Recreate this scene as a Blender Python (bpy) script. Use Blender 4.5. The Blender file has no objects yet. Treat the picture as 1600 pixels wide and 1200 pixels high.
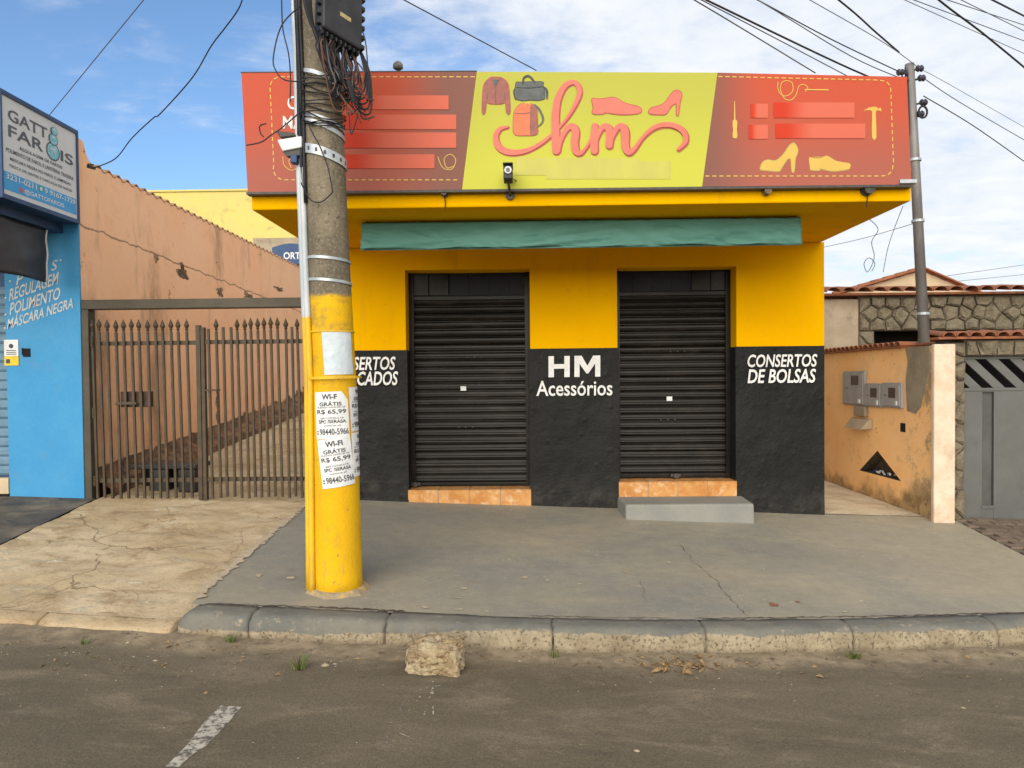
import bpy, bmesh, math, random
from mathutils import Vector, Matrix, noise as mnoise
from mathutils.geometry import tessellate_polygon
random.seed(7)
R = math.radians
S = bpy.context.scene
COL = S.collection

# ------------------------------------------------------------------ camera, sky, sun, exposure
FPX = 1150.0                       # focal length in pixels of a 1600 wide picture
EYE = Vector((0, 0, 1.6))
PITCH, YAW, ROLL = R(-1.2), R(1.0), R(-0.55)
SHIFT = 0.010
cd = bpy.data.cameras.new('camera'); cam = bpy.data.objects.new('camera', cd); COL.objects.link(cam)
cd.sensor_width = 36; cd.lens = FPX / 1600 * 36; cd.clip_end = 2000; cd.clip_start = 0.05
cd.shift_y = SHIFT
cam.matrix_world = (Matrix.Translation(EYE) @ Matrix.Rotation(YAW, 4, 'Z') @
                    Matrix.Rotation(R(90) + PITCH, 4, 'X') @ Matrix.Rotation(ROLL, 4, 'Z'))
S.camera = cam
CR = cam.matrix_world.to_3x3()
def ray(px, py):
    return (CR @ Vector(((px - 800) / FPX, (600 - py) / FPX + SHIFT * 1600 / FPX, -1)))
def at(px, py, Y):                 # point of the place seen at a pixel, on the upright plane y = Y
    d = ray(px, py); return EYE + d * (Y / d.y)
def atx(px, py, X):
    d = ray(px, py); return EYE + d * (X / d.x)

SUN_EL, SUN_AZ = R(20), R(192)     # azimuth from +Y clockwise: behind the camera, a little to the left
w = bpy.data.worlds.new('World'); S.world = w; w.use_nodes = True
nt = w.node_tree; nt.nodes.clear()
def wn(t, **k):
    n = nt.nodes.new(t)
    for a, b in k.items(): setattr(n, a, b)
    return n
out = wn('ShaderNodeOutputWorld'); sky = wn('ShaderNodeTexSky', sky_type='NISHITA', sun_disc=False)
sky.sun_elevation = SUN_EL; sky.sun_rotation = SUN_AZ; sky.air_density = 1.0; sky.dust_density = 0.4; sky.ozone_density = 4.0
bg1 = wn('ShaderNodeBackground'); bg1.inputs[1].default_value = 0.095
nt.links.new(sky.outputs[0], bg1.inputs[0])
tc = wn('ShaderNodeTexCoord'); sep = wn('ShaderNodeSeparateXYZ'); nt.links.new(tc.outputs['Generated'], sep.inputs[0])
def wmath(op, a, b=None, c=None):
    n = wn('ShaderNodeMath', operation=op)
    for i, v in enumerate((a, b, c)):
        if v is None: continue
        if isinstance(v, (int, float)): n.inputs[i].default_value = v
        else: nt.links.new(v, n.inputs[i])
    return n.outputs[0]
zz = wmath('ADD', wmath('MAXIMUM', sep.outputs[2], 0.0), 0.16)
cx_ = wmath('DIVIDE', sep.outputs[0], zz); cy_ = wmath('DIVIDE', sep.outputs[1], zz)
cmb = wn('ShaderNodeCombineXYZ'); nt.links.new(cx_, cmb.inputs[0]); nt.links.new(cy_, cmb.inputs[1])
def wnoise(scale, detail, rough, dist=0.0, mapscale=(1, 1, 1), off=(0, 0, 0)):
    mp = wn('ShaderNodeMapping'); mp.inputs['Scale'].default_value = mapscale; mp.inputs['Location'].default_value = off
    nt.links.new(cmb.outputs[0], mp.inputs[0])
    n = wn('ShaderNodeTexNoise'); n.inputs['Scale'].default_value = scale; n.inputs['Detail'].default_value = detail
    n.inputs['Roughness'].default_value = rough; n.inputs['Distortion'].default_value = dist
    nt.links.new(mp.outputs[0], n.inputs['Vector']); return n.outputs[0]
n1 = wnoise(0.55, 6, 0.6, 0.4, off=(3.1, 0.4, 0)); n2 = wnoise(2.6, 8, 0.65, 0.6, (0.55, 1.25, 1))
n3 = wnoise(7.0, 5, 0.6, 0.3)
cov = wmath('MULTIPLY_ADD', sep.outputs[0], 1.7, 0.52)              # thinner cloud to the left of the street
cov = wmath('MINIMUM', cov, 0.75); cov = wmath('MAXIMUM', cov, -0.06)
cov = wmath('ADD', cov, wmath('MULTIPLY', wmath('SUBTRACT', n1, 0.5), 1.1))
cov = wmath('ADD', cov, wmath('MULTIPLY', wmath('SUBTRACT', n2, 0.5), 1.5))
cov = wmath('ADD', cov, wmath('MULTIPLY', wmath('SUBTRACT', n3, 0.5), 0.75))
mr = wn('ShaderNodeMapRange', interpolation_type='SMOOTHSTEP'); mr.inputs['From Min'].default_value = -0.15; mr.inputs['From Max'].default_value = 0.75
mr.inputs['To Min'].default_value = 0.0; mr.inputs['To Max'].default_value = 0.97
nt.links.new(cov, mr.inputs['Value'])
# cloud tone: white on top of puffs, pale blue grey in the thick sheet
ct = wn('ShaderNodeMix', data_type='RGBA')
mr2 = wn('ShaderNodeMapRange'); mr2.inputs['From Min'].default_value = 0.36; mr2.inputs['From Max'].default_value = 0.60
nt.links.new(wmath('ADD', wmath('MULTIPLY', n2, .55), wmath('MULTIPLY', n3, .45)), mr2.inputs['Value']); nt.links.new(mr2.outputs[0], ct.inputs[0])
ct.inputs[6].default_value = (0.74, 0.79, 0.86, 1); ct.inputs[7].default_value = (0.90, 0.92, 0.95, 1)
bg2 = wn('ShaderNodeBackground'); bg2.inputs[1].default_value = 0.53
nt.links.new(ct.outputs[2], bg2.inputs[0])
ms = wn('ShaderNodeMixShader'); nt.links.new(mr.outputs[0], ms.inputs[0]); nt.links.new(bg1.outputs[0], ms.inputs[1]); nt.links.new(bg2.outputs[0], ms.inputs[2])
nt.links.new(ms.outputs[0], out.inputs[0])

sd = bpy.data.lights.new('sun', 'SUN'); sd.energy = 2.15; sd.angle = R(65); sd.color = (1, 0.90, 0.74)
sun = bpy.data.objects.new('sun', sd); COL.objects.link(sun)
sdir = Vector((math.sin(SUN_AZ) * math.cos(SUN_EL), math.cos(SUN_AZ) * math.cos(SUN_EL), math.sin(SUN_EL)))
sun.rotation_euler = sdir.to_track_quat('Z', 'Y').to_euler(); sun.location = sdir * 30
S.view_settings.view_transform = 'Standard'; S.view_settings.look = 'None'; S.view_settings.gamma = 1
S.view_settings.use_curve_mapping = False; S.view_settings.exposure = 1.05

# ------------------------------------------------------------------ materials
class NB:
    def __init__(s, name):
        s.m = bpy.data.materials.new(name); s.m.use_nodes = True; s.t = s.m.node_tree
        s.b = s.t.nodes['Principled BSDF']; s._p = None
    def n(s, t, **k):
        x = s.t.nodes.new(t)
        for a, b in k.items(): setattr(x, a, b)
        return x
    def put(s, v, sock):
        if isinstance(v, (int, float)): sock.default_value = v
        elif isinstance(v, (tuple, list)):
            sock.default_value = tuple(v) + ((1,) if len(v) == 3 and len(sock.default_value) == 4 else ())
        elif v is not None: s.t.links.new(v, sock)
    @property
    def pos(s):
        if not s._p: s._p = s.n('ShaderNodeNewGeometry').outputs['Position']
        return s._p
    def xyz(s):
        q = s.n('ShaderNodeSeparateXYZ'); s.put(s.pos, q.inputs[0]); return q.outputs
    def noise(s, scale, detail=6, rough=.6, st=(1, 1, 1), dist=0.0, off=(0, 0, 0)):
        mp = s.n('ShaderNodeMapping'); mp.inputs['Scale'].default_value = st; mp.inputs['Location'].default_value = off; s.put(s.pos, mp.inputs[0])
        x = s.n('ShaderNodeTexNoise'); x.inputs['Scale'].default_value = scale; x.inputs['Detail'].default_value = detail
        x.inputs['Roughness'].default_value = rough; x.inputs['Distortion'].default_value = dist
        s.put(mp.outputs[0], x.inputs['Vector']); return x.outputs[0]
    def vor(s, scale, feature='F1', st=(1, 1, 1), out='Distance', rnd=1.0):
        mp = s.n('ShaderNodeMapping'); mp.inputs['Scale'].default_value = st; s.put(s.pos, mp.inputs[0])
        x = s.n('ShaderNodeTexVoronoi', feature=feature); x.inputs['Scale'].default_value = scale; x.inputs['Randomness'].default_value = rnd
        s.put(mp.outputs[0], x.inputs['Vector']); return x.outputs[out]
    def ramp(s, v, a, b, lo=0.0, hi=1.0, smooth=True):
        x = s.n('ShaderNodeMapRange', interpolation_type='SMOOTHSTEP' if smooth else 'LINEAR')
        s.put(v, x.inputs['Value']); s.put(a, x.inputs['From Min']); s.put(b, x.inputs['From Max']); s.put(lo, x.inputs['To Min']); s.put(hi, x.inputs['To Max'])
        return x.outputs[0]
    def math(s, op, a, b=0.0, c=None):
        x = s.n('ShaderNodeMath', operation=op); s.put(a, x.inputs[0]); s.put(b, x.inputs[1])
        if c is not None: s.put(c, x.inputs[2])
        return x.outputs[0]
    def mix(s, f, a, b, blend='MIX'):
        x = s.n('ShaderNodeMix', data_type='RGBA', blend_type=blend); s.put(f, x.inputs[0]); s.put(a, x.inputs[6]); s.put(b, x.inputs[7]); return x.outputs[2]
    def attr(s, name):
        x = s.n('ShaderNodeAttribute'); x.attribute_name = name; return x.outputs['Fac']
    def bump(s, h, strength=.3, dist=.01, normal=None):
        x = s.n('ShaderNodeBump'); x.inputs['Strength'].default_value = strength; x.inputs['Distance'].default_value = dist
        s.put(h, x.inputs['Height'])
        if normal is not None: s.put(normal, x.inputs['Normal'])
        return x.outputs[0]
    def done(s, col, rough=.8, normal=None, spec=.3, metal=0.0):
        s.put(col, s.b.inputs['Base Color']); s.put(rough, s.b.inputs['Roughness']); s.put(spec, s.b.inputs['Specular IOR Level']); s.put(metal, s.b.inputs['Metallic'])
        if normal is not None: s.put(normal, s.b.inputs['Normal'])
        return s.m

def mat(name, c, c2=None, scale=4, rough=.75, bump=.15, bscale=60, bd=.004, dirt=None, da=.5, ds=2.5, spec=.3, metal=0, st=(1, 1, 1), lo=.35, hi=.65):
    b = NB(name); c2 = c2 or tuple(v * .8 for v in c)
    col = b.mix(b.ramp(b.noise(scale, 7, .65, st), lo, hi), c, c2)
    col = b.mix(.5, col, b.mix(b.noise(bscale * 1.3, 3), (.72, .72, .72), (1.15, 1.15, 1.15)), 'MULTIPLY') if bump else col
    if dirt:
        col = b.mix(b.ramp(b.noise(ds, 9, .7, st, .4, (5, 2, 1)), .62 - da * .22, .86 - da * .2, 0, .85), col, dirt)
    nrm = None
    if bump:
        h = b.math('ADD', b.noise(bscale, 5, .65), b.math('MULTIPLY', b.noise(bscale * .12, 4), 1.5))
        nrm = b.bump(h, bump, bd)
    return b.done(col, rough, nrm, spec, metal)

M = {}
def yellow_wall():
    b = NB('yellow_paint'); x, y, z = b.xyz()
    col = b.mix(b.ramp(b.noise(1.6, 6), .3, .7), (.82, .425, .0), (.77, .39, .0))
    col = b.mix(b.ramp(b.noise(6, 8, .72, (1, 1, .16)), .52, .74, 0, .30), col, (.46, .24, .015)); col = b.mix(b.ramp(b.noise(16, 8, .75, off=(3, 1, 1)), .63, .67, 0, .4), col, (.36, .2, .04))
    h = b.math('ADD', b.noise(2.2, 3), b.math('MULTIPLY', b.noise(70, 4), .12))
    return b.done(col, .8, b.bump(h, .35, .012), .03)
M['yellow'] = yellow_wall()
def dado():
    b = NB('black_dado_paint')
    col = b.mix(b.ramp(b.noise(2.2, 7, .65), .3, .75), (.0095, .0098, .0095), (.017, .017, .016))
    col = b.mix(b.ramp(b.noise(7, 8, .7, off=(2, 0, 1)), .6, .78, 0, .5), col, (.055, .053, .050))
    x, y, z = b.xyz(); g = b.math('ADD', z, b.math('MULTIPLY', x, .037))
    col = b.mix(b.math('MULTIPLY', b.ramp(g, .75, .36), b.ramp(b.noise(6, 7, .7), .4, .75, 0, .35)), col, (.11, .10, .085))
    h = b.math('ADD', b.noise(3.5, 5, .6), b.math('MULTIPLY', b.ramp(b.vor(9), 0, .35, 1, 0), .25))
    h = b.math('ADD', h, b.math('MULTIPLY', b.noise(45, 5), .25))
    return b.done(col, .5, b.bump(h, .65, .03), .14)
M['dado'] = dado()
M['white_paint'] = mat('white_lettering_paint', (.78, .78, .76), (.66, .66, .65), 12, .6, .1, 80)
M['shutter'] = mat('black_shutter_metal', (.0055, .0045, .0038), (.011, .0085, .007), 3, .33, .08, 60, dirt=(.035, .026, .02), da=.5, ds=3, spec=.20, st=(1, 1, 2.5))
M['dark_panel'] = mat('dark_blue_black_panel', (.008, .009, .018), (.016, .018, .028), 3, .5, .08, 60, spec=.2)
M['tile'] = mat('orange_marbled_tile', (.46, .19, .045), (.58, .30, .10), 7, .4, .05, 40, dirt=(.66, .52, .34), da=.62, ds=11, spec=.3)
M['grout'] = mat('pale_grout', (.5, .42, .32), None, 10, .9, .2, 60)
M['step'] = mat('grey_painted_step', (.215, .218, .20), (.255, .25, .22), 3, .75, .3, 60, dirt=(.30, .27, .22), da=.3, ds=5)
M['awning'] = mat('green_awning_cloth', (.105, .265, .225), (.125, .30, .255), 2, .6, .12, 130, dirt=(.06, .16, .13), da=.4, ds=4, st=(.3, 1, 3), spec=.15)
M['dark_metal'] = mat('dark_weathered_metal', (.03, .027, .025), (.06, .05, .045), 20, .55, .1, 90, spec=.5)
M['black_plastic'] = mat('black_plastic', (.018, .018, .021), (.03, .03, .034), 9, .5, .12, 80, spec=.4)
M['cable'] = mat('black_cable_sheath', (.022, .022, .027), None, 6, .6, 0)
M['cable_brown'] = mat('brown_cable_sheath', (.16, .075, .05), (.09, .05, .04), 9, .6, 0)
M['cable_grey'] = mat('grey_cable_sheath', (.10, .105, .12), None, 6, .6, 0)
M['galvanised'] = mat('galvanised_metal', (.36, .40, .43), (.50, .53, .55), 8, .45, .1, 70, metal=.4, spec=.5)
M['white_plastic'] = mat('white_plastic', (.72, .74, .74), (.6, .62, .62), 6, .45, .05, 60)
M['paper'] = mat('white_paper', (.74, .75, .74), (.64, .66, .67), 14, .85, .35, 16, bd=.006)
M['ink'] = mat('black_ink', (.05, .05, .06), (.09, .09, .10), 30, .8, 0)
M['gate'] = mat('brown_gate_paint', (.052, .038, .023), (.075, .054, .033), 7, .5, .12, 80, dirt=(.13, .07, .035), da=.4, ds=9, spec=.25)
M['frame_dark'] = mat('grey_brown_frame_paint', (.062, .053, .036), (.082, .07, .05), 5, .55, .12, 70, spec=.25)
M['blue'] = mat('sky_blue_wall_paint', (0.0382, 0.255, 0.51), (0.0553, 0.281, 0.527), 1.6, .6, .25, 45, dirt=(.10, .22, .38), da=.25, ds=3)
M['navy'] = mat('navy_blue_panel', (.02, .05, .13), (.03, .075, .18), 3, .5, .05, 50)
M['tarp'] = mat('black_tarpaulin', (.013, .014, .018), (.03, .03, .034), 4, .5, .15, 30, spec=.5)
M['sign_white'] = mat('white_sign_face', (.60, .62, .62), (.56, .585, .59), 3, .45, 0)
M['sign_blue'] = mat('blue_sign_print', (.035, .30, .62), (.045, .34, .66), 3, .45, 0)
M['sign_grey'] = mat('dark_grey_print', (.09, .10, .12), None, 3, .5, 0)
M['sign_teal'] = mat('teal_print', (.10, .42, .55), (.30, .58, .64), 20, .5, 0)
M['sign_green'] = mat('green_print', (.07, .42, .12), None, 3, .5, 0)
M['sign_red'] = mat('red_print', (.55, .10, .12), None, 3, .5, 0)
M['cream'] = mat('cream_house_wall', (.60, .47, .30), (.50, .40, .27), 3, .85, .3, 40, dirt=(.26, .22, .17), da=.4, ds=2)
M['yellow_pale'] = mat('pale_yellow_wall', (.68, .56, .16), (.62, .52, .18), 2, .8, .25, 40, dirt=(.26, .23, .12), da=.45, ds=1.8)
M['stone'] = mat('grey_brown_stone', (.16, .132, .088), (.235, .20, .14), 9, .9, 1.0, 24, bd=.035, dirt=(.09, .075, .052), da=.6, ds=6)  # base colour darkened to carry the roof shade on the house wall
M['mortar'] = mat('dark_mortar', (.12, .10, .07), (.165, .14, .098), 12, .95, .5, 50)
M['plaster'] = mat('brown_grey_plaster', (.34, .27, .19), (.42, .34, .25), 3, .9, .4, 40, dirt=(.17, .14, .11), da=.5, ds=3)
M['cement'] = mat('raw_cement_render', (.33, .27, .19), (.26, .215, .155), 6, .9, .5, 50, dirt=(.17, .14, .10), da=.45, ds=5)
M['terracotta'] = mat('terracotta_roof_tile', (.36, .135, .06), (.26, .10, .055), 9, .85, .4, 50, dirt=(.12, .075, .05), da=.6, ds=8)
M['dark_void'] = mat('dark_interior', (.012, .011, .010), None, 4, .9, 0)  # near-black standing for unlit depth in openings and holes; also black trim
M['grey_gate'] = mat('grey_gate_enamel', (0.106, 0.108, 0.1), (0.128, 0.129, 0.121), 2.5, .45, .08, 60, dirt=(.085, .085, .08), da=.4, ds=2.5, spec=.45)
M['meter'] = mat('grey_meter_box', (.33, .31, .30), (.28, .265, .26), 9, .55, .1, 60)
M['meter_glass'] = mat('dark_meter_window', (.035, .018, .018), None, 9, .2, 0, spec=.6)
M['pale_column'] = mat('pale_pink_column_plaster', (.60, .46, .33), (.70, .58, .44), 5, .85, .4, 45, dirt=(.42, .28, .17), da=.45, ds=4)
M['fibre'] = mat('fibre_cement_roof', (.42, .27, .18), (.55, .34, .21), 5, .95, .5, 50)
M['paver'] = mat('brown_paver', (.14, .10, .075), (.19, .145, .105), 6, .9, .5, 60)
M['leaf'] = mat('dry_leaf', (.30, .20, .09), (.16, .10, .05), 30, .8, 0)
M['pebble'] = mat('pale_pebble', (.40, .33, .23), (.27, .21, .14), 20, .85, .2, 80)
M['grass'] = mat('grass_blade', (.07, .13, .025), (.15, .15, .05), 20, .7, 0)
M['print_salmon'] = mat('salmon_print', (0.629, 0.153, 0.106), (0.578, 0.132, 0.0935), 6, .45, 0)
M['print_dark_red'] = mat('dark_red_print', (.44, .085, .06), None, 6, .5, 0)
M['print_brown'] = mat('brown_jacket_print', (.30, .10, .075), (.23, .075, .06), 22, .5, 0)
M['print_charcoal'] = mat('charcoal_print', (.065, .075, .075), (.10, .11, .105), 14, .5, 0)
M['print_yellow'] = mat('yellow_print', (0.595, 0.391, 0.0765), (0.561, 0.365, 0.0723), 6, .5, 0)
M['print_orange'] = mat('orange_print', (.70, .17, .065), (.62, .14, .06), 8, .5, 0)
M['print_shade'] = mat('grey_olive_shade_print', (.45, .40, .10), None, 8, .5, 0)
M['redaction_red'] = None
M['redaction_olive'] = mat('olive_yellow_redaction', (0.432, 0.403, 0.0756), (0.461, 0.446, 0.072), 2, .45, 0, st=(3, 1, 1))
M['wood'] = mat('light_debris', (.45, .40, .33), (.2, .2, .22), 20, .7, .2, 60)

def sign_red_mat():                # printed red blending into greyed brown towards the edge next to the yellow and the foot
    b = NB('red_gradient_print'); x, y, z = b.xyz()
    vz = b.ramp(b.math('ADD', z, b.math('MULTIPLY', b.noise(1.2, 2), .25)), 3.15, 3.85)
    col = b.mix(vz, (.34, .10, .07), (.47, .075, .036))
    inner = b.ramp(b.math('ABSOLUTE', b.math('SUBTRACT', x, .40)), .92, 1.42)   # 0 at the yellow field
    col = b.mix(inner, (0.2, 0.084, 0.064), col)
    return b.done(col, .5, None, .15)
M['sign_red_field'] = sign_red_mat()
def sign_yellow_mat():
    b = NB('lime_yellow_print'); x, y, z = b.xyz()
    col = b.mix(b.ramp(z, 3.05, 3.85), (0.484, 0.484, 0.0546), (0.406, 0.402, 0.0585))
    return b.done(col, .5, None, .15)
M['sign_yellow_field'] = sign_yellow_mat()
def redaction_patch():                 # made-up red bars standing where lines of lettering are blanked out
    b = NB('red_redaction_bar'); x, y, z = b.xyz()
    col = b.mix(b.ramp(b.attr('u'), .10, .45), (.50, .035, .012), (.56, .125, .075))
    return b.done(col, .5, None, .15)
M['redaction_red'] = redaction_patch()

def orange_wall(name, c1, c2, kind):
    b = NB(name); x, y, z = b.xyz()
    col = b.mix(b.ramp(b.noise(1.1, 6, .6), .3, .7), c1, c2)
    col = b.mix(b.ramp(b.noise(3.5, 9, .7, off=(1, 4, 2)), .55, .8, 0, .45), col, (.40, .23, .14))
    fine = b.noise(40, 5); h = b.math('ADD', b.math('MULTIPLY', fine, .4), b.noise(4, 5))
    if kind == 'left':
        g = b.math('SUBTRACT', z, b.math('MULTIPLY_ADD', b.math('SUBTRACT', y, 7.0), .11, .50))   # height over the drive
        rag = b.math('ADD', g, b.math('MULTIPLY', b.math('SUBTRACT', b.noise(2.6, 8, .7, (1, 1, 1.4)), .5), .55))
        peel = b.ramp(rag, .17, .12)
        pcol = b.mix(b.ramp(b.noise(8, 6, .7), .35, .65), (.075, .048, .034), (.26, .125, .06))
        pcol = b.mix(b.ramp(b.noise(4, 4, .6, off=(8, 8, 8)), .55, .62), pcol, (.42, .23, .12))
        col = b.mix(peel, col, pcol)
        spots = b.ramp(b.noise(4.2, 7, .75, (1, 1, 1), .3, (3, 9, 4)), .655, .67)
        col = b.mix(spots, col, b.mix(b.noise(22, 5), (.12, .08, .05), (.40, .30, .21)))
        soot = b.math('MULTIPLY', b.ramp(b.noise(2.0, 8, .65, (1, .8, .25), .2, (7, 1, 0)), .53, .74), .6)
        col = b.mix(soot, col, (.13, .085, .06))
        h = b.math('SUBTRACT', h, b.math('MULTIPLY', b.math('ADD', peel, spots), 1.3))
        crack = b.ramp(b.math('ABSOLUTE', b.math('SUBTRACT', b.math('ADD', z, b.math('MULTIPLY', b.noise(5, 5), .10)), b.math('MULTIPLY_ADD', b.math('SUBTRACT', y, 7.0), -.03, 3.16))), .014, .003, 0, .75)
        col = b.mix(crack, col, (.15, .09, .06)); 
    else:
        g = b.math('SUBTRACT', z, .27)
        rag = b.math('ADD', g, b.math('MULTIPLY', b.math('SUBTRACT', b.noise(3.0, 6, .6), .5), .7))
        near = b.ramp(y, 7.75, 7.15)
        rag2 = b.math('SUBTRACT', rag, b.math('MULTIPLY', near, .26))
        col = b.mix(b.ramp(rag2, .16, -.06, 0, .8), col, b.mix(b.ramp(b.noise(7, 6, .65), .42, .62), (.30, .215, .11), (.085, .065, .04)))
        col = b.mix(b.math('MULTIPLY', near, b.ramp(b.noise(4.2, 9, .72, off=(2, 2, 6)), .49, .60, 0, .85)), col, (.30, .22, .13))
        col = b.mix(b.ramp(b.noise(5.5, 8, .7, off=(1, 8, 3)), .56, .72, 0, .5), col, (.48, .31, .16)); spots = b.ramp(b.noise(7, 7, .75, (1, 1, 1), .2, (5, 5, 5)), .635, .66)
        col = b.mix(spots, col, (.14, .095, .055)); h = b.math('SUBTRACT', h, b.math('MULTIPLY', spots, 1.2))
    col = b.mix(b.ramp(b.noise(2.3, 8, .7, off=(6, 6, 1)), .52, .75, 0, .45), col, (.62, .40, .24))
    return b.done(col, .88, b.bump(h, .5, .015), .1)
M['orange_left'] = orange_wall('peach_orange_wall', (.90, .52, .30), (.92, .57, .35), 'left')
M['orange_right'] = orange_wall('orange_boundary_wall', (.90, .50, .20), (.93, .57, .27), 'right')

def sidewalk_mat():
    b = NB('grey_painted_concrete'); x, y, z = b.xyz()
    col = b.mix(b.ramp(b.noise(.8, 8, .62), .36, .64), (.235, .23, .20), (.295, .268, .205))
    dust = b.math('MULTIPLY', b.ramp(b.noise(1.3, 8, .65, (.55, 1.2, 1), .5, (4, 1, 0)), .42, .72), b.ramp(x, -1.6, .6, .35, .9))
    col = b.mix(b.math('MULTIPLY', dust, .6), col, (0.39, 0.335, 0.235))
    col = b.mix(b.ramp(b.noise(3.1, 7, .7, (1, 1.8, 1), .2, (9, 3, 0)), .60, .80, 0, .5), col, (0.202, 0.186, 0.15))
    col = b.mix(b.ramp(x, 2.2, 3.6, 0, .45), col, b.mix(b.noise(4, 6), (0.413, 0.331, 0.206), (0.338, 0.288, 0.2)))
    chip = b.math('MULTIPLY', b.ramp(b.noise(16, 7, .78, (1, 1.6, 1), 0, (1, 1, 1)), .615, .64), b.ramp(b.noise(1.7, 3, .5, off=(3, 3, 0)), .46, .60))
    col = b.mix(.45, col, b.mix(b.ramp(b.noise(9, 10, .8), .36, .64), (.80, .80, .81), (1.12, 1.10, 1.06)), 'MULTIPLY')
    col = b.mix(b.ramp(b.noise(28, 7, .8, (1, 1.5, 1), off=(5, 2, 0)), .60, .66, 0, .5), col, (.15, .135, .105))
    col = b.mix(chip, col, (.52, .44, .32))
    col = b.mix(.4, col, b.mix(b.noise(120, 3), (.7, .7, .7), (1.2, 1.2, 1.2)), 'MULTIPLY')
    h = b.math('ADD', b.math('MULTIPLY', b.noise(90, 5), .3), b.noise(5, 6, .65)); h = b.math('SUBTRACT', h, b.math('MULTIPLY', chip, .4))
    return b.done(col, b.ramp(b.noise(2, 4), .3, .7, .55, .8), b.bump(h, .4, .01), .3)
M['sidewalk'] = sidewalk_mat()
def drive_mat(name='worn_beige_concrete', a=(.47, .365, .22), c=(.60, .485, .32), worn=1.0):
    b = NB(name)
    col = b.mix(b.ramp(b.noise(1.3, 8, .65, (.9, 1.2, 1)), .35, .65), a, c)
    col = b.mix(b.ramp(b.noise(2.4, 9, .75, (.8, 1.3, 1), .8, (2, 5, 0)), .46, .66, 0, .85 * worn), col, (.30, .205, .11))
    pale = b.ramp(b.noise(5.5, 9, .78, (.8, 1.2, 1), .4, (6, 5, 0)), .55, .66, 0, .75 * worn)
    col = b.mix(pale, col, (.74, .66, .49))
    vc = b.n('ShaderNodeTexVoronoi', feature='DISTANCE_TO_EDGE'); vc.inputs['Scale'].default_value = 1.15
    wp = b.n('ShaderNodeVectorMath', operation='ADD'); nn = b.n('ShaderNodeTexNoise'); nn.inputs['Scale'].default_value = 4; nn.inputs['Detail'].default_value = 7
    sc_ = b.n('ShaderNodeVectorMath', operation='SCALE'); sc_.inputs['Scale'].default_value = .45; b.put(b.pos, nn.inputs['Vector']); b.put(nn.outputs['Color'], sc_.inputs[0]); b.put(b.pos, wp.inputs[0]); b.put(sc_.outputs[0], wp.inputs[1]); b.put(wp.outputs[0], vc.inputs['Vector'])
    crk = b.math('MULTIPLY', b.ramp(vc.outputs[0], .009, .002), b.ramp(b.noise(1.1, 4, .6, off=(8, 1, 0)), .44, .56, 0, worn))
    col = b.mix(b.math('MULTIPLY', crk, .6), col, (.20, .145, .085))
    pit = b.ramp(b.noise(34, 6, .75), .60, .70, 0, .8 * worn); col = b.mix(pit, col, (.30, .225, .14))
    col = b.mix(.5, col, b.mix(b.noise(90, 5, .7), (.65, .63, .6), (1.2, 1.2, 1.2)), 'MULTIPLY')
    h = b.math('ADD', b.math('MULTIPLY', b.noise(70, 6, .7), .35), b.noise(10, 8, .72)); h = b.math('ADD', h, b.math('MULTIPLY', pale, .5)); h = b.math('SUBTRACT', h, b.math('ADD', crk, b.math('MULTIPLY', pit, .3)))
    return b.done(col, .92, b.bump(h, .8, .018), .1)
M['drive'] = drive_mat()
M['passage'] = drive_mat('pale_dusty_concrete', (.60, .49, .33), (.72, .62, .46), .6)
def road_mat():
    b = NB('worn_asphalt'); kd = b.attr('kd')
    col = b.mix(b.ramp(b.noise(1.1, 7, .6, (.6, 1.3, 1)), .3, .7), (0.125, 0.103, 0.0684), (0.171, 0.141, 0.095))
    col = b.mix(b.ramp(b.noise(2.2, 9, .75, (.6, 1.5, 1), .6, (3, 7, 0)), .48, .70, 0, .6), col, (0.28, 0.224, 0.154))
    col = b.mix(.55, col, b.mix(b.ramp(b.noise(110, 3, .7), .32, .68), (.55, .55, .55), (1.45, 1.42, 1.38)), 'MULTIPLY')
    spk = b.ramp(b.vor(75), .13, .06); col = b.mix(b.math('MULTIPLY', spk, b.ramp(b.noise(31, 2), .5, .6, 0, .7)), col, (.30, .27, .23))
    drk = b.ramp(b.noise(1.7, 9, .75, (.5, 1.6, 1), .5, (9, 2, 4)), .52, .72, 0, .55); col = b.mix(drk, col, (.075, .062, .045)); fleck = b.ramp(b.noise(26, 6, .82, off=(2, 6, 1)), .66, .69); col = b.mix(fleck, col, (.36, .31, .24))
    # soil washed against the kerb
    d = b.math('ADD', kd, b.math('MULTIPLY', b.math('SUBTRACT', b.noise(1.6, 8, .7, (1, 2, 1), .3, (0, 2, 5)), .5), .42))
    soil = b.ramp(d, .30, .10)
    scol = b.mix(b.ramp(b.noise(7, 8, .7), .35, .65), (.20, .155, .098), (.36, .285, .185))
    scol = b.mix(b.ramp(b.noise(11, 7, .75, off=(4, 4, 4)), .55, .68), scol, (.10, .075, .055))
    col = b.mix(b.math('MULTIPLY', soil, .92), col, scol)
    h = b.math('ADD', b.math('MULTIPLY', b.noise(130, 4, .7), .55), b.noise(14, 6, .7)); h = b.math('ADD', h, b.math('MULTIPLY', soil, b.noise(22, 6, .7)))
    return b.done(col, .85, b.bump(h, .65, .012), .25)
M['road'] = road_mat()
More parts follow.
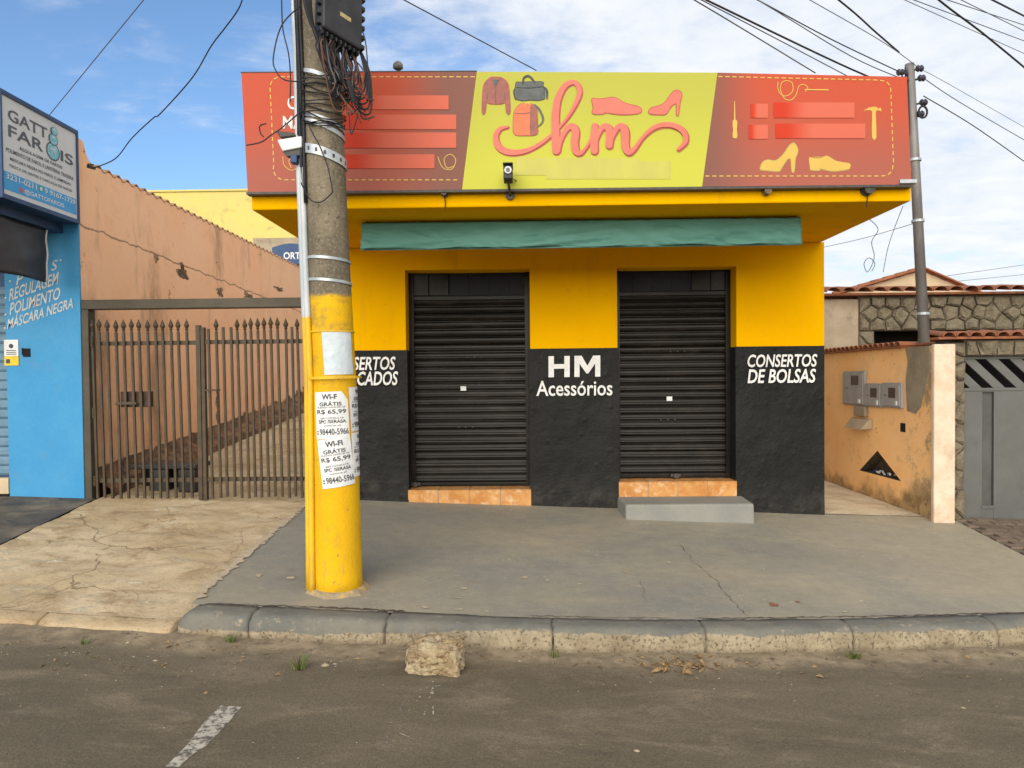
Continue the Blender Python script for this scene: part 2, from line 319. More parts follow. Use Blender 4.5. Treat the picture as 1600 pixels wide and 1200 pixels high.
def kerb_mat():
    b = NB('kerb_with_worn_grey_paint'); h = b.attr('h'); x, y, z = b.xyz()
    lim = b.math('ADD', h, b.math('MULTIPLY', b.math('SUBTRACT', b.noise(3.4, 9, .74, (1, 1, 1.2)), .5), .7))
    lim = b.math('ADD', lim, b.ramp(x, .0, -1.4, -.02, .40))       # the paint reaches lower at the left stones
    paint = b.ramp(lim, .72, .80)
    con = b.mix(b.ramp(b.noise(5, 7, .7), .35, .65), (.25, .20, .13), (.36, .30, .205))
    con = b.mix(b.ramp(b.noise(48, 6, .8), .56, .64, 0, .8), con, (.09, .068, .045))
    con = b.mix(b.ramp(b.noise(6, 8, .75, off=(5, 3, 2)), .5, .72, 0, .7), con, (.15, .115, .075))
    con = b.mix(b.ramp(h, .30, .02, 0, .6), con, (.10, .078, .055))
    pc = b.mix(b.ramp(b.noise(3, 6), .35, .65), (.138, .138, .122), (.185, .175, .145))
    pc = b.mix(b.ramp(b.noise(11, 8, .75, off=(7, 1, 1)), .57, .68, 0, .8), pc, (.38, .31, .21))
    pc = b.mix(b.ramp(b.noise(5, 8, .75, off=(2, 9, 1)), .5, .75, 0, .6), pc, (0.136, 0.116, 0.084))
    col = b.mix(paint, con, pc)
    hh = b.math('ADD', b.math('MULTIPLY', b.ramp(b.noise(48, 6, .8), .54, .66, 0, -1.2), b.math('SUBTRACT', 1.15, paint)), b.math('MULTIPLY', b.noise(50, 5), .5))
    hh = b.math('ADD', hh, b.math('MULTIPLY', b.noise(8, 6), 1.2))
    return b.done(col, .88, b.bump(hh, .6, .012), .2)
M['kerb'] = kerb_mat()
M['kerb_bare'] = drive_mat('bare_dirty_kerb_concrete', (.42, .31, .18), (.52, .41, .26))
M['apron'] = mat('dark_painted_pavement', (.05, .048, .045), (.10, .088, .072), 2, .8, .4, 60, dirt=(.24, .19, .13), da=.75, ds=1.6)
M['crack'] = mat('dark_crack', (.085, .068, .05), None, 9, .95, 0)
M['chip_edge'] = mat('pale_broken_concrete', (.52, .43, .30), (.40, .32, .22), 16, .95, .6, 60)
M['rust_stain'] = mat('red_earth', (.30, .13, .07), None, 9, .95, .3, 60)
def road_paint():
    b = NB('worn_white_road_paint')
    return b.done(b.mix(b.ramp(b.noise(30, 8, .8), .42, .58), (.50, .46, .37), (.12, .105, .09)), .85, b.bump(b.noise(110, 4), .5, .006), .2)
M['road_paint'] = road_paint()
def pole_mat():
    b = NB('concrete_pole_with_yellow_paint'); x, y, z = b.xyz()
    con = b.mix(b.ramp(b.noise(5, 8, .7, (1, 1, .5)), .35, .65), (.21, .175, .12), (.125, .105, .074))
    con = b.mix(b.ramp(b.noise(60, 5, .75), .52, .66, 0, .7), con, (.34, .30, .235)); con = b.mix(b.ramp(b.noise(42, 5, .75, off=(3, 3, 3)), .55, .64, 0, .8), con, (.075, .062, .045)); con = b.mix(b.ramp(b.noise(3, 8, .7, (1, 1, .3), off=(1, 5, 2)), .5, .7, 0, .5), con, (.10, .085, .06))
    yel = b.mix(b.ramp(b.noise(3.0, 7, .65, (1, 1, .5)), .35, .7), (.72, .425, .008), (.66, .37, .008))
    yel = b.mix(b.ramp(b.noise(7, 9, .75, (1, 1, .5), .3), .49, .68, 0, .55), yel, (.44, .27, .035))
    yel = b.mix(b.ramp(b.noise(18, 8, .75, off=(4, 2, 2)), .635, .66, 0, .85), yel, (.24, .18, .09))
    edge = b.math('ADD', z, b.math('MULTIPLY', b.math('SUBTRACT', b.noise(9, 5, .6), .5), .06))
    up = b.math('MULTIPLY', b.ramp(z, 1.3, 2.15), .75)
    yel = b.mix(b.math('MULTIPLY', up, b.ramp(b.noise(6, 9, .75, (1, 1, 1.4), .5, (1, 7, 0)), .46, .66)), yel, (.26, .19, .055))
    low = b.ramp(b.math('ADD', z, b.math('MULTIPLY', b.noise(11, 7, .7), .16)), .30, .285)
    scr = b.ramp(b.noise(22, 8, .8, (1, 1, .16), 0, (3, 6, 2)), .54, .68, 0, .6); yel = b.mix(scr, yel, (.42, .28, .07))
    yel = b.mix(b.math('MULTIPLY', low, .8), yel, (.40, .29, .16))
    col = b.mix(b.ramp(edge, 2.175, 2.135), con, yel)
    h = b.math('ADD', b.noise(55, 5, .7), b.math('MULTIPLY', b.noise(8, 4), 1.2))
    return b.done(col, .75, b.bump(h, .45, .008), .15)
M['pole'] = pole_mat()
def pipe_mat():
    b = NB('conduit_grey_above_yellow_below'); x, y, z = b.xyz()
    g = b.mix(b.ramp(b.noise(6, 6, .6, (1, 1, .3)), .4, .6), (.40, .44, .46), (.52, .55, .57))
    yel = b.mix(b.ramp(b.noise(7, 7, .7, (1, 1, .4)), .4, .65), (.76, .46, .014), (.55, .34, .03))
    return b.done(b.mix(b.ramp(b.math('ADD', z, b.math('MULTIPLY', b.noise(20, 5), .06)), 2.06, 2.03), g, yel), .5, b.bump(b.noise(40, 4), .2, .004), .4)
M['pipe'] = pipe_mat()
def chunk_mat():
    b = NB('broken_concrete_lump')
    col = b.mix(b.ramp(b.noise(10, 6, .6), .35, .62), (.60, .49, .32), (.44, .33, .19))
    col = b.mix(b.ramp(b.noise(17, 8, .75, (1, 1, 1.6)), .50, .64, 0, .9), col, (.19, .10, .05))
    col = b.mix(b.ramp(b.noise(7, 5, .6, off=(3, 1, 2)), .62, .70), col, (.74, .68, .54))
    return b.done(col, .95, b.bump(b.math('ADD', b.noise(28, 7, .75), b.noise(90, 4, .7)), .9, .02), .1)
M['chunk'] = chunk_mat()

# ------------------------------------------------------------------ object helpers
def tag(o, label=None, cat=None, group=None, kind=None):
    if label: o['label'] = label
    if cat: o['category'] = cat
    if group: o['group'] = group
    if kind: o['kind'] = kind
    return o
def thing(name, loc, label, cat, group=None):
    o = bpy.data.objects.new(name, None); COL.objects.link(o); o.location = loc; o.empty_display_size = .1
    return tag(o, label, cat, group)
def wloc(o):
    v = Vector((0, 0, 0))
    while o: v = v + o.location; o = o.parent
    return v
def link(name, me, parent=None, loc=None):
    o = bpy.data.objects.new(name, me); COL.objects.link(o)
    if parent: o.parent = parent
    if loc is not None: o.location = Vector(loc) - (wloc(parent) if parent else Vector())
    return o
class MB:
    def __init__(s): s.v = []; s.f = []; s.at = {}
    def add(s, vs, fs):
        k = len(s.v); s.v += [Vector(p) for p in vs]; s.f += [tuple(i + k for i in f) for f in fs]; return s
    def box(s, x0, x1, y0, y1, z0, z1):
        return s.add([(x0, y0, z0), (x1, y0, z0), (x1, y1, z0), (x0, y1, z0), (x0, y0, z1), (x1, y0, z1), (x1, y1, z1), (x0, y1, z1)],
                     [(0, 3, 2, 1), (4, 5, 6, 7), (0, 1, 5, 4), (1, 2, 6, 5), (2, 3, 7, 6), (3, 0, 4, 7)])
    def hexa(s, a, b):            # a, b: four corners each (same winding), joined
        return s.add(list(a) + list(b), [(3, 2, 1, 0), (4, 5, 6, 7), (0, 1, 5, 4), (1, 2, 6, 5), (2, 3, 7, 6), (3, 0, 4, 7)])
    def quad(s, a, b, c, d): return s.add([a, b, c, d], [(0, 1, 2, 3)])
    def prism(s, poly, off):      # poly: 3D points of a planar polygon, off: extrusion vector
        n = len(poly); off = Vector(off); tri = tessellate_polygon([[Vector(p) for p in poly]])
        vs = [Vector(p) for p in poly] + [Vector(p) + off for p in poly]
        fs = [tuple(t) for t in tri] + [tuple(i + n for i in reversed(t)) for t in tri] + [(i, (i + 1) % n, (i + 1) % n + n, i + n) for i in range(n)]
        return s.add(vs, fs)
    def face(s, poly):
        tri = tessellate_polygon([[Vector(p) for p in poly]]); return s.add(poly, [tuple(t) for t in tri])
    def tube(s, pts, r, n=8, cap=True):
        pts = [Vector(p) for p in pts]; rs = r if isinstance(r, (list, tuple)) else [r] * len(pts)
        k0 = len(s.v); up = Vector((0, 0, 1)); prev = None
        for i, p in enumerate(pts):
            d = (pts[min(i + 1, len(pts) - 1)] - pts[max(i - 1, 0)]).normalized()
            if prev is None:
                a = d.cross(up if abs(d.z) < .95 else Vector((1, 0, 0))).normalized()
            else:
                a = (prev - d * prev.dot(d)); a = a.normalized() if a.length > 1e-6 else d.orthogonal().normalized()
            prev = a; b = d.cross(a)
            for j in range(n):
                t = 2 * math.pi * j / n; s.v.append(p + (a * math.cos(t) + b * math.sin(t)) * rs[i])
        for i in range(len(pts) - 1):
            for j in range(n):
                s.f.append((k0 + i * n + j, k0 + i * n + (j + 1) % n, k0 + (i + 1) * n + (j + 1) % n, k0 + (i + 1) * n + j))
        if cap:
            s.f.append(tuple(k0 + j for j in reversed(range(n)))); s.f.append(tuple(k0 + (len(pts) - 1) * n + j for j in range(n)))
        return s
    def mesh(s, name, m, origin=(0, 0, 0), smooth=False, angle=None):
        me = bpy.data.meshes.new(name); o = Vector(origin)
        me.from_pydata([tuple(p - o) for p in s.v], [], s.f)
        bm = bmesh.new(); bm.from_mesh(me); bmesh.ops.recalc_face_normals(bm, faces=bm.faces); bm.to_mesh(me); bm.free()
        for k, vals in s.at.items():
            a = me.attributes.new(k, 'FLOAT', 'POINT'); a.data.foreach_set('value', vals)
        me.materials.append(m)
        if smooth: me.polygons.foreach_set('use_smooth', [True] * len(me.polygons))
        me.update(); return me
    def build(s, name, m, parent=None, smooth=False, bevel=0, origin=None, seg=2):
        if parent is not None:
            pl = wloc(parent); o = link(name, s.mesh(name, m, pl, smooth), parent)
        else:
            og = origin if origin is not None else (sum((p.x for p in s.v)) / len(s.v), sum((p.y for p in s.v)) / len(s.v), min(p.z for p in s.v))
            o = link(name, s.mesh(name, m, og, smooth)); o.location = og
        if bevel:
            bv = o.modifiers.new('bevel', 'BEVEL'); bv.width = bevel; bv.segments = seg; bv.limit_method = 'ANGLE'; bv.angle_limit = R(35)
            if not smooth: o.data.polygons.foreach_set('use_smooth', [False] * len(o.data.polygons))
        return o
def catmull(pts, n=8, closed=False):
    P = [tuple(p) for p in pts]; N = len(P); res = []
    rng = range(N) if closed else range(N - 1)
    for i in rng:
        g = (lambda k: P[k % N]) if closed else (lambda k: P[max(0, min(N - 1, k))])
        p0, p1, p2, p3 = g(i - 1), g(i), g(i + 1), g(i + 2)
        for j in range(n):
            t = j / n
            res.append(tuple(.5 * (2 * b + (c - a) * t + (2 * a - 5 * b + 4 * c - d) * t * t + (3 * b - a - 3 * c + d) * t ** 3) for a, b, c, d in zip(p0, p1, p2, p3)))
    if not closed: res.append(P[-1])
    return res
def interp(tab, x):
    for (x0, y0), (x1, y1) in zip(tab, tab[1:]):
        if x <= x1: return y0 + (y1 - y0) * (x - x0) / (x1 - x0)
    return tab[-1][1]
def nz(x, y, z=0): return mnoise.noise(Vector((x, y, z)))

_tc = {}
def text2d(s, bold=0.0, shear=0.0, space=1.0):
    key = (s, bold, shear, space)
    if key not in _tc:
        cu = bpy.data.curves.new('t', 'FONT'); cu.body = s; cu.size = 1; cu.offset = bold; cu.shear = shear; cu.space_character = space; cu.resolution_u = 3
        o = bpy.data.objects.new('t', cu); COL.objects.link(o)
        me = bpy.data.meshes.new_from_object(o.evaluated_get(bpy.context.evaluated_depsgraph_get()))
        vs = [(v.co.x, v.co.y) for v in me.vertices]; fs = [tuple(p.vertices) for p in me.polygons]
        bpy.data.objects.remove(o); bpy.data.curves.remove(cu); bpy.data.meshes.remove(me)
        x0 = min(v[0] for v in vs); x1 = max(v[0] for v in vs); y0 = min(v[1] for v in vs); y1 = max(v[1] for v in vs)
        _tc[key] = ([((x - x0) / (x1 - x0), (y - y0) / (y1 - y0)) for x, y in vs], fs, (x1 - x0) / (y1 - y0))
    return _tc[key]
def lettering(mb, s, fn, bold=0.0, shear=0.0, space=1.0):
    """fn maps the unit square of the word's ink to the place"""
    vs, fs, _ = text2d(s, bold, shear, space); return mb.add([fn(u, v) for u, v in vs], fs)
def quadmap(a, b, c, d):           # a lower left, b lower right, c upper right, d upper left
    a, b, c, d = map(Vector, (a, b, c, d))
    return lambda u, v: a * (1 - u) * (1 - v) + b * u * (1 - v) + c * u * v + d * (1 - u) * v
def pxmap(x0, y0, x1, y1, Y, tilt=0.0):   # a word seen between two pixels on the plane y = Y
    return quadmap(at(x0, y1 + tilt, Y), at(x1, y1, Y), at(x1, y0, Y), at(x0, y0 + tilt, Y))

# ------------------------------------------------------------------ ground
SL = .037
def cl(x): return max(-9., min(9., x))
KT = [(-60, 4.9), (-6, 4.75), (-3.15, 4.42), (-2.15, 4.34), (-.83, 4.29), (.15, 4.27), (1.06, 4.33), (1.98, 4.45), (3.16, 4.66), (4.4, 4.93), (6, 5.3), (12, 6.4), (60, 9)]
def kerb_y(x):
    return (interp(KT, x - .35) + interp(KT, x) + interp(KT, x + .35)) / 3
def road_z(x): return -SL * cl(x)
FY = 7.23                          # the shop front
def side_z(x, y):
    k = kerb_y(x) + .2; t = max(0, min(1.0, (y - k) / (FY - k))); return -SL * cl(x) + .14 + .215 * t
def drive_z(x, y):
    k = kerb_y(x) + .15; t = (y - k) / (7.0 - k)
    z = -SL * cl(x) + .055 + (.49 - .148 - .055) * max(0, min(1, t)) ** .85
    if y > 7.0: z += (y - 7.0) * .085
    return z
def sheet(name, xs, ys, zf, m, parent=None, attr=None, smooth=True):
    b = MB(); nx, ny = len(xs), None; idx = {}
    rows = []
    for i, x in enumerate(xs):
        yl = ys(x) if callable(ys) else ys; ny = len(yl)
        for j, y in enumerate(yl): b.v.append(Vector((x, y, zf(x, y))))
    for i in range(nx - 1):
        for j in range(ny - 1): b.f.append((i * ny + j, (i + 1) * ny + j, (i + 1) * ny + j + 1, i * ny + j + 1))
    if attr: b.at = {attr[0]: [attr[1](p.x, p.y) for p in b.v]}
    return b.build(name, m, parent, smooth=smooth, origin=(0, 0, 0))
def lin(a, b, n): return [a + (b - a) * i / (n - 1) for i in range(n)]
g = sheet('terrain', [-400, -60, -9, 9, 60, 400], [-400, -20, 30, 600], lambda x, y: -SL * cl(x) - .25, mat('bare_earth', (.20, .15, .10), (.26, .20, .13), .5, .95, .5, 8), smooth=False); tag(g, kind='structure')
xs = [-60, -30, -16] + lin(-9, 9, 181) + [16, 30, 60]
def road_rows(x):
    k = kerb_y(x); return [-14, -6, -2, 0] + lin(.6, k - .6, 26) + lin(k - .56, k + .06, 22)
def rz(x, y):
    d = kerb_y(x) - y; soil = max(0, 1 - d / .34)
    return road_z(x) + (.012 * soil * (1 + nz(x * 3, y * 5)) + .006 * nz(x * 7, y * 9) * (d < .6) if abs(x) < 9 else 0)
tag(sheet('road', xs, road_rows, rz, M['road'], attr=('kd', lambda x, y: kerb_y(x) - y)), kind='structure')

XL, XR = -2.1, 4.13                # the grey pavement in front of the shop
pave = sheet('pavement', lin(XL, XR, 126), lambda x: lin(kerb_y(x) + .19, FY + .02, 60), lambda x, y: side_z(x, y) + .006 * nz(x * 1.3, y * 1.3) + .0015 * nz(x * 9, y * 9), M['sidewalk'])
tag(pave, kind='structure')
right_pave = sheet('pavement', [XR + 1.9, 7.5, 9, 30, 60], lambda x: lin(kerb_y(x) + .19, max(7.4, kerb_y(x) + 2), 8), side_z, M['sidewalk']); tag(right_pave, kind='structure')
def dz(x, y):
    e = .016 * nz(x * 2.2, y * 3.2, 3) + .008 * nz(x * 8, y * 10, 3) + .004 * nz(x * 21, y * 25, 1)
    return drive_z(x, y) + e * min(1, max(.15, (y - kerb_y(x)) * 2.5))
drive = sheet('driveway', lin(-4.1, XL - .004, 70), lambda x: lin(kerb_y(x) + .12, 7.05, 76) + lin(7.12, 14, 30), dz, M['drive']); tag(drive, kind='structure')
ap = sheet('apron', [-60, -12] + lin(-9, -4.105, 40), lambda x: lin(kerb_y(x) + .15, 6.93, 30), lambda x, y: drive_z(x, y) + .008 + .006 * nz(x * 2, y * 2), M['apron']); tag(ap, kind='structure')
pas = sheet('passage', lin(2.925, 3.885, 14), lin(FY + .02, 12, 40), lambda x, y: side_z(x, FY) + .004 + .012 * (y - FY) + .006 * nz(x * 3, y * 3), M['passage']); tag(pas, kind='structure')

# kerb stones, each one its own piece
kerb = bpy.data.objects.new('kerb', None); COL.objects.link(kerb); kerb.location = (0, 4.3, 0); tag(kerb, kind='structure')
PROF = [(.0, -.06), (.0, .02), (.004, .06), (.012, .10), (.026, .124), (.05, .137), (.09, .141), (.15, .142), (.212, .141), (.212, .05)]
LOWP = [(.0, -.06), (.004, .012), (.03, .032), (.08, .046), (.13, .053), (.17, .056), (.20, .05)]
def kerb_stone(x0, x1, prof, m, hh, round_left=False):
    b = MB(); n = max(8, int((x1 - x0) / .016)); hs = []; np_ = len(prof); j0 = random.uniform(-.006, .006); tw = random.uniform(-.006, .006)
    for i in range(n):
        t = i / (n - 1); x = x0 + (x1 - x0) * t
        e = min(t, 1 - t) * (x1 - x0); sh = .010 * max(0, 1 - e / .014) ** 2
        sq = 1.0
        if round_left: sq = min(1, math.sqrt(max(0.0, 1 - max(0, 1 - t * (x1 - x0) / .16) ** 2)) * .75 + .25)
        for d, z in prof:
            dd = d + (.10 * (1 - sq) if d < .1 else 0); zq = z * sq if z > .02 else z
            k = nz(x * 4, d * 14, z * 14) * .009 + nz(x * 17, d * 40, z * 40 + 5) * .006 + abs(nz(x * 34, d * 60, z * 60 + 2)) * .006
            xj = (.010 * nz(d * 20, z * 25, x0) + .006 * nz(d * 70, z * 80, x0)) * (i in (0, n - 1)); b.v.append(Vector((x + xj, kerb_y(x) + dd + j0 + tw * t + sh * (d < .1) - k * (d < .12), road_z(x) + zq - sh * .5 * (z > .08) + k * (d > .03) * (d < .2) * .6)))
            hs.append(max(0, zq) / hh)
    for i in range(n - 1):
        for j in range(np_ - 1): b.f.append((i * np_ + j, (i + 1) * np_ + j, (i + 1) * np_ + j + 1, i * np_ + j + 1))
    b.f.append(tuple(range(np_))); b.f.append(tuple((n - 1) * np_ + j for j in reversed(range(np_))))
    b.at = {'h': hs}; return b.build('kerb_stone', m, kerb, smooth=True)
ks = [-2.13, -1.66, -.84, .15, 1.06, 1.98, 2.95, 3.9, 4.9, 5.9, 7, 8, 9]
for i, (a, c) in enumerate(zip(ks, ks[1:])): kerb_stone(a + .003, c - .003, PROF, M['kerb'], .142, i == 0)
ks = [-9, -8, -7, -6, -5, -4.05, -3.0, -2.14]
for a, c in zip(ks, ks[1:]): kerb_stone(a + .004, c - .004, LOWP, M['kerb_bare'], .056)

def ribbon(pts, w0, zf, lift, jit=.0):
    b = MB(); n = len(pts)
    for i, (x, y) in enumerate(pts):
        q, r = pts[max(0, i - 1)], pts[min(n - 1, i + 1)]; d = Vector((r[0] - q[0], r[1] - q[1])).normalized(); ww = w0 * (.35 + random.random() * 1.1) * (1 if 0 < i < n - 1 else .2)
        for sgn in (-1, 1):
            xx = x - d.y * ww * sgn + random.uniform(-jit, jit); yy = y + d.x * ww * sgn; b.v.append(Vector((xx, yy, zf(xx, yy) + lift)))
    for i in range(n - 1): b.f.append((2 * i, 2 * i + 1, 2 * i + 3, 2 * i + 2))
    return b
def ground_at(px, py, zf):         # where a sight line meets the pavement
    d = ray(px, py); t = 1.0
    lo, hi = 1.0, 40.0
    for _ in range(50):
        m_ = (lo + hi) / 2; p = EYE + d * m_
        if p.z > zf(p.x, p.y): lo = m_
        else: hi = m_
    p = EYE + d * lo; return (p.x, p.y)
def jag(pts, n, amp):
    res = []
    for (a, c) in zip(pts, pts[1:]):
        for i in range(n):
            t = i / n; res.append((a[0] + (c[0] - a[0]) * t + random.uniform(-amp, amp), a[1] + (c[1] - a[1]) * t + random.uniform(-amp, amp)))
    return res + [pts[-1]]
sz = lambda x, y: side_z(x, y) + .006 * nz(x * 1.3, y * 1.3) + .0015 * nz(x * 9, y * 9)
for name_pts, wdt in (([(1062, 850), (1085, 880), (1122, 910), (1140, 935), (1172, 966)], .0020), ([(1010, 945), (1000, 905)], .0010)):
    ribbon(jag([ground_at(x, y, sz) for x, y in name_pts], 9, .012), wdt, sz, .004).build('pavement_crack', M['crack'], pave)
for (a, c, wdt) in ((-1.95, -1.05, .005), (-1.3, -.75, .010), (.0, .9, .003), (1.05, 2.1, .006), (2.05, 3.0, .006), (2.9, 4.1, .005)):
    ribbon(jag([(x, kerb_y(x) + .212) for x in lin(a, c, 6)], 7, .008), wdt, sz, .005).build('pavement_crack', M['crack'], pave)
# the pale broken edge where the painted pavement meets the driveway
ribbon([(XL - .012 + .022 * nz(y * 4, 1) + .012 * nz(y * 15, 5), y) for y in lin(4.6, 7.15, 160)], .035, lambda x, y: max(drive_z(x, y), side_z(max(x, XL), y)) , .007, .01).build('broken_edge', M['chip_edge'], pave)
def blotch(px, py, rx, ry, m, zf, parent, name, lift=.005):
    cx, cy = ground_at(px, py, zf); n = 13; b = MB()
    pts = []
    for i in range(n):
        t = 2 * math.pi * i / n; k = random.uniform(.45, 1.15); x = cx + rx * k * math.cos(t); y = cy + ry * k * math.sin(t); pts.append((x, y, zf(x, y) + lift))
    b.face(pts); return b.build(name, m, parent)
for px, py, rx, ry in ((820, 903, .045, .05), (725, 920, .05, .03), (718, 953, .05, .025), (760, 956, .03, .02), (665, 950, .07, .02), (855, 908, .03, .03), (1045, 880, .035, .03), (980, 895, .04, .02), (715, 935, .04, .015), (617, 892, .015, .015), (1110, 870, .06, .012), (1250, 845, .04, .012), (1320, 957, .025, .02), (455, 903, .05, .05), (405, 900, .04, .05)):
    blotch(px, py, rx * .6, ry * .7, M['chip_edge'], sz, pave, 'paint_chip')
blotch(1210, 946, .04, .045, M['rust_stain'], sz, pave, 'earth_stain'); blotch(1247, 941, .02, .015, M['rust_stain'], sz, pave, 'earth_stain')
# faded dash on the road
rzz = lambda x, y: rz(x, y)
def rpt(px, py, l=.0022):
    x, y = ground_at(px, py, rzz); return (x, y, rz(x, y) + l)
b = MB(); b.face([rpt(*p) for p in ((345, 1103), (378, 1105), (352, 1135), (322, 1166), (300, 1180), (280, 1199), (258, 1199), (292, 1165), (318, 1130))])
o = b.build('road_marking', M['road_paint']); tag(o, kind='structure')
b = MB()
for x0, y0, x1, y1 in ((676, 1065, 677, 1120), (655, 1078, 690, 1071), (660, 1085, 640, 1108), (668, 1102, 660, 1125), (605, 1150, 604, 1165), (620, 1145, 640, 1152), (676, 1075, 668, 1100), (630, 1100, 625, 1110)):
    a, c = Vector(rpt(x0, y0)), Vector(rpt(x1, y1))
    for i in range(7):
        if random.random() < .3: continue
        p = a.lerp(c, i / 7); q = a.lerp(c, (i + .7) / 7); d = (q - p).normalized(); s_ = Vector((-d.y, d.x, 0)) * .0035
        b.quad(p - s_, q - s_, q + s_, p + s_)
tag(b.build('chalk_scratches', M['road_paint']), kind='structure')

# ------------------------------------------------------------------ the shop
shop = thing('shop_building', (.43, FY, .3), 'yellow and black single storey shop with deep canopy and two black shutters', 'shop')
BX0, BX1 = -2.06, 2.92
D1 = (at(635, 600, FY).x, at(829, 600, FY).x); D2 = (at(965, 600, FY).x, at(1151, 600, FY).x)
ZD = at(820, 545, FY).z            # where black meets yellow
ZT = at(820, 420, FY).z            # head of the openings
ZS = at(820, 326, 5.65).z          # soffit
b = MB()
for x0, x1 in ((BX0, D1[0]), (D1[1], D2[0]), (D2[1], BX1)): b.box(x0, x1, FY, FY + .3, ZD, ZT)
b.box(BX0, BX1, FY, FY + .3, ZT, ZS)
b.build('wall', M['yellow'], shop)
for xa in (BX0, BX1 - .2):
    b = MB(); b.box(xa, xa + .2, FY + .3, 13, 0, ZS); b.build('side_wall', mat('light_bounce_side_wall', (.74, .68, .56), (.66, .60, .48), 2, .85, .3, 40), shop)  # unseen walls; pale colour picked to bounce light into drive and passage
b = MB(); b.box(BX0, BX1, 13, 13.2, 0, ZS); b.build('rear_wall', M['cream'], shop)
for i, (x0, x1) in enumerate(((BX0, D1[0]), (D1[1], D2[0]), (D2[1], BX1))):
    nx_, nz_ = 22, 30; b = MB(); yy = FY - .008
    z0 = lambda x: side_z(x, FY) - .05
    for i2 in range(nx_ + 1):
        x = x0 - (.012 if i else 0) + (x1 - x0 + (.012 if i < 2 else 0) + (.012 if i else 0)) * i2 / nx_
        for j in range(nz_ + 1):
            z = z0(x) + (ZD - z0(x)) * j / nz_
            ed = min(i2, nx_ - i2, 2) / 2
            b.v.append(Vector((x, yy + .003 - .005 * nz(x * 4, z * 4, i) * ed - .003 * nz(x * 11, z * 11, i) * ed - .012 * max(0, 1 - (z - z0(x)) / .25) , z)))
    for i2 in range(nx_):
        for j in range(nz_): b.f.append((i2 * (nz_ + 1) + j, (i2 + 1) * (nz_ + 1) + j, (i2 + 1) * (nz_ + 1) + j + 1, i2 * (nz_ + 1) + j + 1))
    xa, xb = b.v[0].x, b.v[-1].x
    b.box(xa, xb, FY + .012, FY + .3, min(z0(x0), z0(x1)), ZD - .002)
    for xe, s0 in ((xa, 0), (xb, nx_)):
        for j in range(nz_):
            p, q = b.v[s0 * (nz_ + 1) + j], b.v[s0 * (nz_ + 1) + j + 1]; b.quad(p, q, Vector((xe, FY + .014, q.z)), Vector((xe, FY + .014, p.z)))
    b.build('black_dado', M['dado'], shop, smooth=False)
# canopy
b = MB(); CY = 5.575
b.box(BX0, 2.90, CY, FY, ZS, ZS + .26); b.box(BX0, 2.90, FY, 13.2, ZS + .002, ZS + .26); b.box(BX0 + .05, 2.80, CY + .002, CY + .14, ZS + .2605, 3.70)
b.build('canopy', M['yellow'], shop, bevel=.012)
b = MB(); b.box(BX0 + .2, BX1 - .2, FY + .6, FY + .65, 0, ZS); b.build('inner_partition', M['dark_void'], shop)

